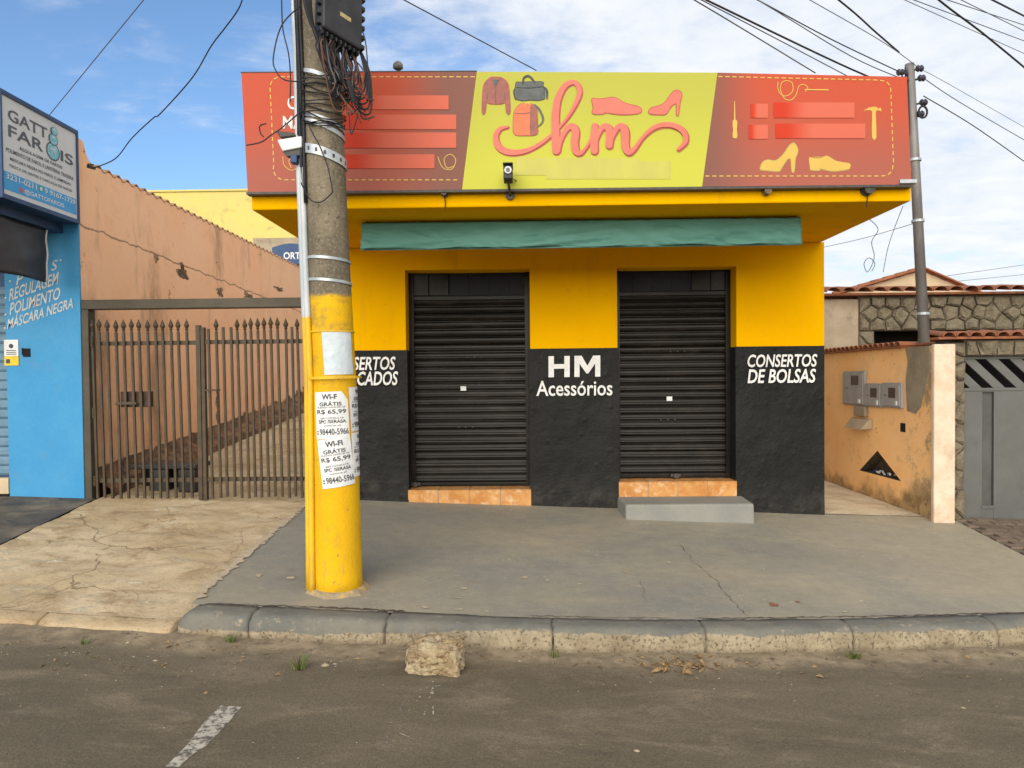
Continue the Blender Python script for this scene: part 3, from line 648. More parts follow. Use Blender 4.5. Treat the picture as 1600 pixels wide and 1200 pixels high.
def slat_mesh(w_, h_):
    b = MB(); pr = [(.018, -.004), (.014, .005), (-.006, .006), (-.013, .010), (-.015, .015), (-.011, h_ * .28), (-.008, h_ * .42), (-.001, h_ * .46), (-.001, h_ * .49), (-.009, h_ * .52), (-.007, h_ * .74), (-.003, h_ * .86), (.013, h_ * .90), (.018, h_ - .002)]
    for x in (-w_ / 2, w_ / 2):
        for y, z in pr: b.v.append(Vector((x, y, z)))
    n = len(pr)
    for j in range(n - 1): b.f.append((j, n + j, n + j + 1, j + 1))
    return b.mesh('slat', M['shutter'])
def shutter(x0, x1, zb, zt, n, sill_z, label, lockpx, stickpx, nt_):
    ysh = FY + .235
    b = MB(); b.box(x0 + .01, x1 - .01, ysh + .014, ysh + .022, sill_z + .001, zt); sh = b.build('shutter', M['shutter'], shop); sh['label'] = label
    for xa in (x0, x1 - .05):
        b = MB(); b.box(xa, xa + .05, ysh - .035, ysh - .021, sill_z, ZT - .003); b.build('guide_rail', M['shutter'], sh)
    h = (zt - zb) / n; me = slat_mesh(x1 - x0 - .03, h)
    for k in range(n):
        o = link('slat', me, sh, ((x0 + x1) / 2, ysh + random.uniform(-.004, .003), zb + k * h + random.uniform(-.003, .003))); o.rotation_euler = (random.uniform(-.05, .05), random.uniform(-.002, .002), 0)
    b = MB(); b.box(x0 + .02, x1 - .02, ysh - .03, ysh + .02, sill_z + .012, zb); b.build('bottom_bar', M['shutter'], sh, bevel=.006)
    lx = at(lockpx[0], lockpx[1], ysh - .03)
    b = MB(); b.box(lx.x - .05, lx.x + .05, ysh - .06, ysh - .0305, sill_z + .014, sill_z + .05); b.tube([(lx.x, ysh - .061, sill_z + .03), (lx.x, ysh - .09, sill_z + .03)], .028, 14); b.build('padlock', M['dark_metal'], sh, bevel=.004)
    sx = at(stickpx[0], stickpx[1], ysh - .02)
    b = MB(); b.box(sx.x - .028, sx.x + .028, ysh - .0215, ysh - .0205, sx.z - .022, sx.z + .022); b.build('paper_label', M['paper'], sh)
    for q in range(3):             # small lock plates pressed in the slats
        zq = zb + (zt - zb) * (.30, .53, .68)[q]; xq = (x0 + x1) / 2 + (-.05, .02, .05)[q]; b = MB()
        for dx in (-.07, 0, .07): b.tube([(xq + dx, ysh - .012, zq), (xq + dx, ysh - .0215, zq)], .007, 8)
        b.build('rivet', M['dark_metal'], sh)
    # boxed head over the shutter
    b = MB(); b.box(x0, x1, ysh + .01, ysh + .03, zt + .012, ZT)
    hd = b.build('head_panel', M['dark_panel'], shop)
    b = MB(); b.box(x0, x1, ysh - .03, ysh + .009, zt - .02, zt + .02); b.build('head_rail', M['shutter'], hd, bevel=.004)
    nn = 6
    for q in range(nn):
        xa = x0 + (x1 - x0) * q / nn; side = (q in nt_)
        b = MB(); b.box(xa + .004, xa + (x1 - x0) / nn - .004, ysh - (.012 if side else -.006), ysh + .0095, zt + .03, ZT - .006)
        b.build('panel', M['shutter'] if side else M['dark_panel'], hd, bevel=.003)
    # tiled sill
    b = MB(); gz = min(side_z(x0, FY), side_z(x1, FY)) - .06; b.box(x0 + .002, x1 - .002, FY - .004, FY + .29, gz, sill_z - .008); sl = b.build('sill', M['grout'], shop)
    tn = 4; tw = (x1 - x0) / tn
    for k in range(tn):
        xa = x0 + k * tw; b = MB(); b.box(xa + .004, xa + tw - .004, FY - .013 - random.random() * .003, FY - .003, gz + .01, sill_z - .009); b.build('sill_tile', M['tile'], sl, bevel=.003)
        b = MB(); b.box(xa + .004, xa + tw - .004, FY - .016, FY + .285, sill_z - .0085, sill_z); b.build('sill_tile', M['tile'], sl, bevel=.003)
Y_ = FY + .235
shutter(D1[0], D1[1], at(730, 753, Y_).z, at(730, 466, Y_).z, 24, at(730, 765, FY).z, 'black roller shutter left of the central pillar', (650, 758), (724, 607), (0, 1))
shutter(D2[0], D2[1], at(1060, 739, Y_).z, at(1060, 459, Y_).z, 24, at(1060, 752, FY).z, 'black roller shutter above the grey concrete step', (1055, 744), (1046, 623), (4, 5))

# painted lettering on the black dado
LY = FY - .027
for s_, box_, bold, sh_ in (('Acessórios', (838, 594, 957, 618), .012, 0),
                            ('CONSERTOS', (1168, 553, 1277, 573), .02, .18), ('DE BOLSAS', (1168, 576, 1275, 598), .02, .18),
                            ('CONSERTOS', (509, 557, 618, 578), .02, .18), ('DE CALCADOS', (494, 580, 622, 602), .02, .18)):
    b = MB(); lettering(b, s_, pxmap(*box_, LY, tilt=1.0), bold, sh_); b.build('painted_word', M['white_paint'], shop)

HL = lambda u, v: at(857 + 81 * u, 589 - 33 * v + .6 - 1.2 * u, LY)
for poly in ([(0, 0), (.105, 0), (.105, .40), (.305, .40), (.305, 0), (.41, 0), (.41, 1), (.305, 1), (.305, .62), (.105, .62), (.105, 1), (0, 1)],
             [(.50, 0), (.60, 0), (.60, .62), (.73, .16), (.77, .16), (.90, .62), (.90, 0), (1, 0), (1, 1), (.86, 1), (.75, .52), (.64, 1), (.50, 1)]):
    b = MB(); b.face([HL(*p) for p in poly]); b.build('painted_letter', M['white_paint'], shop)

# step in front of the right shutter
sx0, sx1 = at(978, 800, 6.8).x, at(1180, 800, 6.8).x; zt_ = at(1080, 788, 6.8).z
b = MB(); gz = side_z(sx1, 6.8) - .06
b.hexa([(sx0, 6.8, gz), (sx1, 6.8, gz), (sx1 + .02, FY - .03, gz), (sx0 - .03, FY - .03, gz)], [(sx0, 6.81, zt_), (sx1 - .005, 6.81, zt_), (sx1, FY - .03, zt_ + .012), (sx0 - .03, FY - .03, zt_ + .012)])
o = b.build('concrete_step', M['step'], bevel=.02); tag(o, 'low grey painted concrete step below the shutter on the right', 'step')

# ------------------------------------------------------------------ the sign on the canopy
SY = 5.50
sign = thing('shop_sign', (.38, SY, 3.02), 'long red and yellow fascia sign with pink script hm lettering', 'sign')
def P(px, py, k=0): return at(px, py, SY - .0025 * k)
TL, TR, BL, BR = P(377, 114), P(1417, 120), P(387, 300), P(1424, 288)
T1, T2, B1, B2 = P(745, 112), P(1121, 113.5), P(722, 296), P(1097, 291.5)
dep = Vector((0, .07, 0))
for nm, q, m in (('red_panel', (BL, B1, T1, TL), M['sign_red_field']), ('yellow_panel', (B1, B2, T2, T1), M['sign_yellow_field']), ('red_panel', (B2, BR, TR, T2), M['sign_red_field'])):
    b = MB(); b.hexa(q, [p + dep for p in q]); pn = b.build(nm, m, sign)
    if q[0] is BL: left_panel = pn
    elif nm == 'yellow_panel': mid_panel = pn
    else: right_panel = pn
# thin metal trim below and at the ends
b = MB(); up = Vector((0, 0, -.018))
b.hexa([BL + Vector((-.01, -.004, -.001)), BR + Vector((.01, -.004, -.001)), BR + Vector((.01, .07, -.001)), BL + Vector((-.01, .07, -.001))], [p + up for p in (BL + Vector((-.01, -.004, 0)), BR + Vector((.01, -.004, 0)), BR + Vector((.01, .07, 0)), BL + Vector((-.01, .07, 0)))])
b.hexa([TL + Vector((-.004, -.003, .001)), T1 + Vector((0, -.003, .001)), T1 + Vector((0, .105, .001)), TL + Vector((-.004, .105, .001))], [p + Vector((0, 0, .008)) for p in (TL + Vector((-.004, -.003, 0)), T1 + Vector((0, -.003, 0)), T1 + Vector((0, .105, 0)), TL + Vector((-.004, .105, 0)))])
b.build('trim', M['dark_metal'], sign)
b = MB(); e0, e1 = P(1405, 281, 1), P(1425, 287, 1); b.box(e0.x, e1.x + .03, SY - .02, SY + .068, e1.z - .0, e0.z); b.build('end_plate', M['galvanised'], sign, bevel=.003)
def Z5(x, y): return (700 + x / 3.721, 90 + y / 3.721)
def Z8(x, y): return (1120 + x / 5, 100 + y / 5)
def shape(pts, cv, k, name, m, parent, smooth=4, edge=None, edge_m=None):
    pts2 = catmull(pts, smooth, True) if smooth else pts
    if edge:
        cxm = sum(p[0] for p in pts2) / len(pts2); n = len(pts2); ex = []
        ar = sum(pts2[i][0] * pts2[(i + 1) % n][1] - pts2[(i + 1) % n][0] * pts2[i][1] for i in range(n)); sg = 1 if ar > 0 else -1
        for i in range(n):
            q, r = pts2[i - 1], pts2[(i + 1) % n]; d = Vector((r[0] - q[0], r[1] - q[1])); d = d.normalized() if d.length else Vector((1, 0))
            ex.append((pts2[i][0] + d.y * edge * sg, pts2[i][1] - d.x * edge * sg))
        b = MB(); b.face([P(*cv(*p), k - .5) for p in ex]); oe = b.build(name + '_outline', edge_m, parent)
    b = MB(); b.face([P(*cv(*p), k) for p in pts2]); return b.build(name, m, parent)
def stroke(mb, pts, cv, k, grow=0.0):
    c = catmull(pts, 8); n = len(c); vs = []
    for i, (x, y, w_) in enumerate(c):
        q, r = c[max(0, i - 1)], c[min(n - 1, i + 1)]; d = Vector((r[0] - q[0], r[1] - q[1])).normalized(); hw = w_ / 2 + grow
        kk = k + .25 * i / n
        vs += [P(*cv(x - d.y * hw, y + d.x * hw), kk), P(*cv(x + d.y * hw, y - d.x * hw), kk)]
    mb.add(vs, [(2 * i, 2 * i + 1, 2 * i + 3, 2 * i + 2) for i in range(n - 1)])
    for (x, y, w_), kk in ((c[0], k - .02), (c[-1], k + .27)):
        mb.face([P(*cv(x + (w_ / 2 + grow) * math.cos(t), y + (w_ / 2 + grow) * math.sin(t)), kk) for t in lin(0, 2 * math.pi, 15)[:-1]])
HM = [[(345, 402, 12), (300, 415, 24), (277, 460, 30), (292, 515, 36), (340, 545, 36), (410, 549, 30), (480, 530, 24), (550, 490, 20), (605, 445, 16), (645, 405, 15), (692, 350, 15), (740, 270, 22), (764, 200, 28), (748, 152, 26), (715, 143, 28), (672, 172, 32), (638, 240, 38), (624, 330, 42), (624, 430, 46), (628, 540, 44)],
      [(645, 545, 12), (655, 480, 22), (688, 415, 30), (722, 398, 36), (740, 430, 44), (735, 500, 42), (745, 545, 38), (770, 555, 24), (800, 525, 15), (832, 472, 15)],
      [(852, 398, 38), (848, 480, 44), (850, 540, 42)],
      [(855, 500, 14), (885, 420, 28), (918, 398, 36), (940, 430, 44), (936, 508, 40)],
      [(945, 490, 14), (980, 412, 28), (1010, 398, 36), (1028, 430, 46), (1030, 510, 42), (1048, 548, 36), (1080, 532, 24), (1130, 465, 18), (1190, 410, 24), (1260, 388, 28), (1330, 400, 30), (1375, 440, 30), (1378, 490, 26), (1338, 532, 16)]]
b = MB()
for i, s_ in enumerate(HM): stroke(b, s_, lambda x, y: Z5(x + 5, y + 6), .5 + .3 * i, 4)
b.build('script_shadow', M['print_dark_red'], mid_panel)
b = MB()
for i, s_ in enumerate(HM): stroke(b, s_, Z5, 3 + .3 * i)
b.build('script_lettering', M['print_salmon'], mid_panel)
DR = M['print_dark_red']
shape([(838, 240), (870, 242), (905, 240), (955, 232), (985, 240), (1020, 262), (1060, 275), (1105, 285), (1124, 302), (1115, 320), (1070, 328), (1000, 330), (940, 322), (910, 318), (905, 326), (842, 325), (846, 290)], Z5, 2, 'shoe_print', M['print_salmon'], mid_panel, 3, 5, DR)
shape([(1168, 312), (1185, 292), (1225, 282), (1262, 262), (1300, 210), (1328, 190), (1352, 200), (1358, 225), (1348, 260), (1340, 330), (1330, 330), (1328, 270), (1305, 275), (1285, 300), (1265, 328), (1220, 330), (1175, 326)], Z5, 2, 'heel_shoe_print', M['print_salmon'], mid_panel, 3, 5, DR)
shape([(243, 118), (262, 112), (275, 114), (300, 114), (320, 122), (345, 145), (356, 200), (361, 318), (340, 318), (333, 232), (330, 262), (280, 270), (228, 262), (225, 232), (216, 318), (198, 316), (203, 190), (215, 145)], Z5, 2, 'jacket_print', M['print_brown'], mid_panel, 3, 3, M['print_dark_red'])
b = MB(); b.face([P(*Z5(*p), 3) for p in ((258, 128), (298, 128), (275, 172))]); b.face([P(*Z5(*p), 3.1) for p in ((273, 172), (278, 172), (279, 262), (274, 262))])
b.face([P(*Z5(*p), 3.2) for p in ((226, 200), (229, 200), (230, 240), (227, 240))]); b.face([P(*Z5(*p), 3.2) for p in ((328, 200), (331, 200), (333, 240), (330, 240))]); b.build('jacket_collar_print', M['print_charcoal'], mid_panel)
shape([(395, 150), (420, 143), (545, 140), (552, 160), (562, 240), (480, 246), (392, 242)], Z5, 2, 'handbag_print', M['print_charcoal'], mid_panel, 2, 3, M['ink'])
b = MB(); stroke(b, [(435, 150, 9), (440, 120, 11), (462, 106, 12), (485, 118, 11), (505, 145, 9)], Z5, 2.4); stroke(b, [(388, 180, 6), (382, 200, 7), (390, 235, 7)], Z5, 2.6); stroke(b, [(556, 170, 8), (574, 190, 14), (575, 235, 10)], Z5, 2.6); stroke(b, [(400, 172, 5), (470, 176, 5), (548, 168, 5)], Z5, 2.8); b.build('handbag_strap_print', M['ink'], mid_panel)
shape([(395, 300), (420, 272), (470, 268), (505, 280), (516, 310), (520, 400), (516, 445), (450, 452), (388, 446), (380, 395), (384, 330)], Z5, 2, 'backpack_print', M['print_orange'], mid_panel, 3, 4, DR)
shape([(480, 275), (505, 282), (518, 312), (521, 400), (516, 445), (478, 448), (476, 350)], Z5, 2.3, 'backpack_side_print', M['print_brown'], mid_panel, 2)
b = MB(); stroke(b, [(505, 275, 10), (530, 300, 12), (552, 350, 12), (545, 380, 9), (520, 402, 6)], Z5, 2.6); stroke(b, [(390, 322, 4), (430, 326, 4), (474, 320, 4)], Z5, 2.7); b.build('backpack_strap_print', M['print_charcoal'], mid_panel)
b = MB(); stroke(b, [(445, 272, 5), (462, 263, 6), (480, 272, 5)], Z5, 2.7); b.build('backpack_handle_print', M['print_yellow'], mid_panel)
b = MB(); b.face([P(*Z5(*p), 1) for p in ((390, 582), (1116, 584), (1116, 604), (1296, 602), (1295, 706), (572, 706), (570, 684), (388, 684))]); b.build('redaction_patch', M['redaction_olive'], mid_panel)  # made-up olive block in place of blanked-out lettering
# red panels: stitching, tools and shoes
def stitches(path, parent, n_gap=11.0, k=1):
    b = MB(); acc = []
    for (x0, y0), (x1, y1) in zip(path, path[1:]):
        L = math.hypot(x1 - x0, y1 - y0)
        for i in range(max(2, int(L * 2))): acc.append((x0 + (x1 - x0) * i / max(2, int(L * 2)), y0 + (y1 - y0) * i / max(2, int(L * 2))))
    s_ = 0; last = acc[0]; start = acc[0]
    for p in acc[1:]:
        s_ += math.hypot(p[0] - last[0], p[1] - last[1]); last = p
        if s_ % n_gap < .6 * n_gap: 
            if start is None: start = p
        elif start is not None:
            d = Vector((p[0] - start[0], p[1] - start[1]))
            if d.length > 1: d.normalize(); h_ = .85; b.quad(P(start[0] - d.y * h_, start[1] + d.x * h_, k), P(p[0] - d.y * h_, p[1] + d.x * h_, k), P(p[0] + d.y * h_, p[1] - d.x * h_, k), P(start[0] + d.y * h_, start[1] - d.x * h_, k))
            start = None
    b.build('stitching', M['print_yellow'], parent)
arc = lambda cx, cy, r, a0, a1: [(cx + r * math.cos(R(a)), cy + r * math.sin(R(a))) for a in range(a0, a1 + 1, 10)] if a1 > a0 else [(cx + r * math.cos(R(a)), cy + r * math.sin(R(a))) for a in range(a0, a1 - 1, -10)]
stitches([(742, 120), (470, 120)] + arc(438, 136, 16, 270, 180) + [(428, 262)] + arc(444, 264, 17, 180, 90) + [(724, 281)], left_panel)
stitches([(1122, 119.5), (1370, 125)] + arc(1378, 140, 14, 270, 355) + [(1396, 255)] + arc(1380, 260, 15, 0, 90) + [(1100, 275)], right_panel)
b = MB(); L_ = lambda x, y: (x, y)
stroke(b, [(684, 245, 1.2), (692, 262, 1.2), (706, 264, 1.2), (712, 250, 1.2), (704, 241, 1.2), (694, 248, 1.2), (698, 262, 1.2), (708, 260, 1.2)], L_, 1); b.build('thread_print', M['print_yellow'], left_panel)
b = MB(); stroke(b, [(442, 245, 1.2), (444, 258, 1.2), (456, 266, 1.2), (468, 258, 1.2), (466, 246, 1.2), (452, 250, 1.2), (455, 262, 1.2)], L_, 1.6); b.build('thread_print', M['print_yellow'], left_panel)
for s_, bx in (('C', (449, 150, 464, 171)), ('MA', (442, 181, 474, 201))):
    b = MB(); lettering(b, s_, pxmap(*bx, SY - .004), .01); b.build('letter_print', M['white_paint'], left_panel)
for x0, y0, x1, y1 in ((536, 149, 701, 171), (534, 179, 713, 202), (534, 207, 713, 231), (536, 241, 679, 263)):
    b = MB(); b.face([P(x0, y0, 2), P(x1, y0, 2), P(x1, y1, 2), P(x0, y1, 2)]); b.at = {'u': [0, 1, 1, 0]}; b.build('redaction_bar', M['redaction_red'], left_panel)  # made-up bar in place of each blanked-out line
for x0, y0, x1, y1 in ((1173, 162, 1200, 184), (1209, 160, 1335, 184), (1170, 195, 1200, 217), (1212, 193, 1352, 216)):
    b = MB(); b.face([P(x0, y0, 2), P(x1, y0, 2), P(x1, y1, 2), P(x0, y1, 2)]); b.at = {'u': [0, 1, 1, 0]}; b.build('redaction_bar', M['redaction_red'], right_panel)
PY = M['print_yellow']
shape([(342, 812), (360, 770), (400, 752), (460, 758), (520, 710), (560, 650), (598, 618), (625, 650), (630, 690), (612, 735), (603, 835), (588, 835), (580, 745), (555, 740), (530, 770), (505, 810), (485, 836), (420, 832), (350, 826)], Z8, 1, 'heel_shoe_print', PY, right_panel, 3, 6, M['print_shade'])
shape([(722, 730), (760, 735), (800, 735), (855, 716), (890, 730), (930, 755), (990, 768), (1035, 775), (1046, 795), (1030, 818), (960, 832), (900, 835), (830, 820), (805, 818), (800, 828), (735, 825), (725, 790)], Z8, 1, 'shoe_print', PY, right_panel, 3, 6, M['print_shade'])
shape([(136, 300), (142, 300), (146, 430), (158, 440), (160, 480), (156, 510), (161, 550), (156, 578), (128, 578), (123, 550), (128, 510), (123, 480), (125, 440), (134, 430)], Z8, 1, 'screwdriver_print', PY, right_panel, 2)
shape([(1145, 365), (1180, 345), (1210, 335), (1245, 335), (1262, 348), (1280, 340), (1285, 370), (1265, 362), (1245, 368), (1242, 400), (1247, 575), (1212, 575), (1213, 400), (1208, 366), (1180, 360)], Z8, 1, 'hammer_print', PY, right_panel, 2)
b = MB(); stroke(b, [(480, 140, 6), (475, 180, 6), (495, 230, 6), (540, 250, 6), (590, 215, 6), (590, 150, 6), (545, 130, 6), (505, 150, 6), (500, 210, 6), (530, 270, 6), (580, 280, 6), (620, 240, 6), (640, 175, 6), (680, 160, 6), (710, 185, 6), (690, 215, 6)], Z8, 1); stroke(b, [(690, 200, 9), (780, 201, 9), (870, 202, 9)], Z8, 1.5); b.build('needle_thread_print', PY, right_panel)

# ------------------------------------------------------------------ awning, lamps and cameras on the canopy
AY = 6.02
a0, a1 = at(566, 366, AY).x, at(1250, 364, AY).x; at0, ab0 = at(800, 345, AY).z, at(800, 388, AY).z
aw = thing('awning', ((a0 + a1) / 2, AY, ab0), 'rolled up green cloth awning hanging under the yellow canopy', 'awning')
b = MB(); nx_, ny_ = 170, 16
for i in range(nx_ + 1):
    x = a0 + (a1 - a0) * i / nx_
    for j in range(ny_ + 1):
        t = j / ny_; z = at0 + (ab0 - at0) * t + .004 * nz(x * 2, 1) * t
        q1_ = nz(x * 2.4 + t * 1.9, t * 1.6 + 3); q2_ = nz(x * 5.5 - t * 2.4, t * 2.2 + 9)
        fold = .055 * (1 - abs(q1_) * 2.2) * t * (1.1 - t * .5) + .040 * (1 - abs(q2_) * 2) * (.2 + .5 * t) + .016 * nz(x * 14, t * 4) * max(0, 1 - abs(t - .22) / .2)
        band = -.028 * max(0, 1 - abs(t - .10) / .09)
        b.v.append(Vector((x, AY - .03 * t - fold + band, z)))
for i in range(nx_):
    for j in range(ny_): b.f.append((i * (ny_ + 1) + j, (i + 1) * (ny_ + 1) + j, (i + 1) * (ny_ + 1) + j + 1, i * (ny_ + 1) + j + 1))
cl_ = b.build('cloth', M['awning'], aw, smooth=True); so = cl_.modifiers.new('thick', 'SOLIDIFY'); so.thickness = .006
b = MB(); b.tube([(a0 + .01, AY + .06, at0 - .05), (a1 - .01, AY + .06, at0 - .05)], .045, 12); b.build('roller', M['awning'], aw, smooth=True)
b = MB()
for x in (a0 + .03, a1 - .03): b.box(x - .012, x + .012, AY + .02, AY + .10, at0 - .1, ZS - .001)
b.build('bracket', M['dark_metal'], aw)
b = MB(); b.tube([(a0, AY - .03, ab0), (a1, AY - .03, ab0)], .009, 8); b.build('hem_bar', M['awning'], aw, smooth=True)

def lamp(px, py, r, label, m=M['dark_metal'], tail=True):
    p = at(px, py, CY); t = thing('lamp_holder', (p.x, CY, p.z), label, 'lamp holder', 'lamp holders along the yellow fascia')
    b = MB(); b.tube([(p.x, CY - .001, p.z), (p.x, CY - .02, p.z)], r * 1.25, 16); b.build('base', m, t)
    b = MB(); b.tube([(p.x, CY - .0205, p.z), (p.x, CY - .07, p.z - .004)], [r * .9, r], 14); b.build('socket', m, t, smooth=False)
    if tail:
        b = MB(); b.tube(catmull([(p.x, CY - .022, p.z - r), (p.x + .004, CY - .012, p.z - r - .05), (p.x + .002, CY - .006, p.z - r - .09)], 4), .004, 6); b.build('wire', M['cable'], t)
    return t
lamp(695, 303, .022, 'small dark lamp holder with dangling wire left of the security camera')
lamp(1196, 300, .026, 'brass coloured lamp holder under the yellow high heel print', mat('tarnished_brass', (.22, .15, .08), (.12, .08, .05), 20, .5, .1, 60), False)
lamp(1353, 297, .038, 'large black lamp holder near the right end of the fascia')
p = at(797, 306, CY); t = thing('security_camera', (p.x, CY, p.z), 'small security camera on a bracket in front of the yellow sign', 'security camera')
q = at(794, 272, 5.36)
b = MB(); b.tube([(p.x, CY - .001, p.z), (p.x, CY - .03, p.z)], .034, 16); b.build('base', M['dark_metal'], t)
b = MB(); b.tube(catmull([(p.x, CY - .028, p.z), (p.x, 5.46, p.z + .01), (q.x, 5.38, q.z - .06), (q.x, 5.37, q.z - .03)], 5), .009, 8); b.build('bracket', M['dark_metal'], t, smooth=True)
b = MB(); b.box(q.x - .033, q.x + .033, 5.30, 5.44, q.z - .05, q.z + .05); b.build('body', M['black_plastic'], t, bevel=.008)
b = MB(); b.box(q.x - .036, q.x + .036, 5.27, 5.44, q.z + .0505, q.z + .06); b.build('hood', M['black_plastic'], t, bevel=.004)
b = MB(); b.tube([(q.x, 5.2985, q.z + .01), (q.x, 5.285, q.z + .01)], .026, 18); lens = b.build('lens_ring', M['galvanised'], t)
b = MB(); b.tube([(q.x, 5.2845, q.z + .01), (q.x, 5.279, q.z + .01)], .015, 14); b.build('lens', M['meter_glass'], lens)
b = MB(); b.tube(catmull([(p.x + .01, CY - .02, p.z + .02), (p.x + .05, CY - .04, p.z + .06), (p.x + .09, CY - .03, p.z + .05), (p.x + .06, CY - .05, p.z + .09), (q.x + .02, 5.40, q.z - .02)], 5), .004, 6); b.build('wire', M['cable_grey'], t)
p = at(622, 113, SY + .05); t = thing('light_sensor', (p.x, SY + .05, p.z), 'small round grey sensor on a stalk above the sign top', 'sensor')
b = MB(); b.tube([(p.x, SY + .05, p.z - .03), (p.x, SY + .05, p.z + .02)], .01, 8); b.build('stalk', M['dark_metal'], t)
b = MB(); b.tube([(p.x, SY + .05, p.z + .018), (p.x, SY + .05, p.z + .03), (p.x, SY + .05, p.z + .06), (p.x, SY + .05, p.z + .078)], [.02, .038, .036, .018], 14); b.build('head', mat('weathered_grey_plastic', (.12, .115, .11), (.2, .19, .17), 30, .7, .2, 60), t, smooth=True)
b = MB()
for z in (.02, .035): pass
# ------------------------------------------------------------------ utility pole
PYD = 4.86
PC = [(920, 529, 39), (580, 522, 35), (420, 514, 33.5), (250, 507, 32.5), (125, 502, 30.5)]
tab = []
for py, px, r_ in PC:
    q = at(px, py, PYD); tab.append((q.z, q.x, r_ / FPX * PYD * .965))
z0_, z1_ = tab[0][0], tab[-1][0]
def pole_c(z):
    return interp([(a, c) for a, c, _ in tab] + [(8.5, tab[-1][1] - .12)], z)
def pole_r(z): return interp([(a, c) for a, _, c in tab] + [(8.5, .095)], z)
pb = side_z(-1.2, PYD) - .03
pole = thing('utility_pole', (pole_c(.2), PYD, pb), 'leaning concrete utility pole with yellow painted foot and stuck flyers', 'utility pole')
zs = [pb] + lin(.30, 8.5, 60)
b = MB(); n = 60
for i in range(n):
    t_ = 2 * math.pi * i / n; k_ = max(0, .018 + .035 * nz(math.cos(t_) * 3, math.sin(t_) * 3, 2))
    for rr, dz_ in ((tab[0][2] - .01, .03), (tab[0][2] + .012 + k_ * .4, .016 + k_ * .3), (tab[0][2] + .028 + k_, -.004)):
        x, y = pole_c(.2) + rr * math.cos(t_), PYD + rr * math.sin(t_); b.v.append(Vector((x, y, sz(x, y) + dz_)))
for i in range(n):
    for j in range(2): b.f.append((3 * i + j, 3 * ((i + 1) % n) + j, 3 * ((i + 1) % n) + j + 1, 3 * i + j + 1))
b.build('mortar_collar', mat('crumbling_collar_mortar', (.40, .30, .17), (.24, .20, .14), 22, .95, .8, 50, dirt=(.60, .38, .05), da=.5, ds=12), pole, smooth=True)
b = MB(); b.tube([(pole_c(z), PYD, z) for z in zs], [pole_r(z) * (1 + .012 * nz(z * 3, 2)) for z in zs], 40); b.build('shaft', M['pole'], pole, smooth=True)
def pp(ang, z, off=.0):            # point on the skin of the pole; angle 0 faces the street
    r_ = pole_r(z) + off; return Vector((pole_c(z) + r_ * math.sin(ang), PYD - r_ * math.cos(ang), z))
VA = math.atan2(-pole_c(1.5), PYD) # the pole's face towards the viewer
for ang, rr, ztop, zbot in ((R(-72), .026, 8.0, pb + .04), (R(-56), .02, 2.98, pb + .04)):
    b = MB(); b.tube([pp(ang, z, rr * .95) for z in lin(zbot, ztop, 40)], rr, 14); b.build('conduit', M['pipe'], pole, smooth=True)
b = MB()
for k in range(7): b.tube([pp(R(-44 - 3 * k), z, .014 + .014 * (k % 2) + .004 * math.sin(z * 5 + k)) for z in lin(2.75 + .11 * ((k * 5) % 7), 7.5, 30)], .011, 7)
b.build('cable_bundle', M['cable'], pole, smooth=True)
def band(zc, w_, m, tilt=0.0, a0=-58, a1=120, off=.004, holes=False, name='steel_band', th=.004):
    b = MB(); n = 40; vs = []
    for i in range(n + 1):
        a = R(a0 + (a1 - a0) * i / n); z = zc + tilt * math.sin(a - VA)
        vs += [pp(a, z - w_ / 2, off), pp(a, z + w_ / 2, off), pp(a, z + w_ / 2, off + th), pp(a, z - w_ / 2, off + th)]
    fs = []
    for i in range(n):
        for j in range(4): fs.append((4 * i + j, 4 * i + (j + 1) % 4, 4 * i + 4 + (j + 1) % 4, 4 * i + 4 + j))
    fs += [(0, 1, 2, 3), (4 * n + 3, 4 * n + 2, 4 * n + 1, 4 * n)]
    o = MB().add(vs, fs).build(name, m, pole)
    if holes:
        b = MB()
        for i in range(9):
            a = R(a0 + 24 + (a1 - a0 - 40) * i / 8); z = zc + tilt * math.sin(a - VA); u0, u1 = a - .055, a + .055
            b.quad(pp(u0, z - w_ * .2, off + th + .001), pp(u1, z - w_ * .2, off + th + .001), pp(u1, z + w_ * .2, off + th + .001), pp(u0, z + w_ * .2, off + th + .001))
        b.build('slot', M['dark_metal'], o)
zpx = lambda py: at(510, py, PYD - .14).z
band(zpx(114), .026, M['galvanised'], -.045); band(zpx(183), .024, M['galvanised'], -.045); band(zpx(194), .03, M['galvanised'], -.05)
band(zpx(237), .062, M['galvanised'], -.045, -95, 120, .008, True)
band(zpx(402), .018, M['galvanised'], -.012); band(zpx(437), .018, M['galvanised'], -.012)
band(zpx(517), .010, M['pipe'], .0, -70, 120, .003); band(zpx(590), .016, M['pipe'], .003, -110, 120, .03, name='strap')
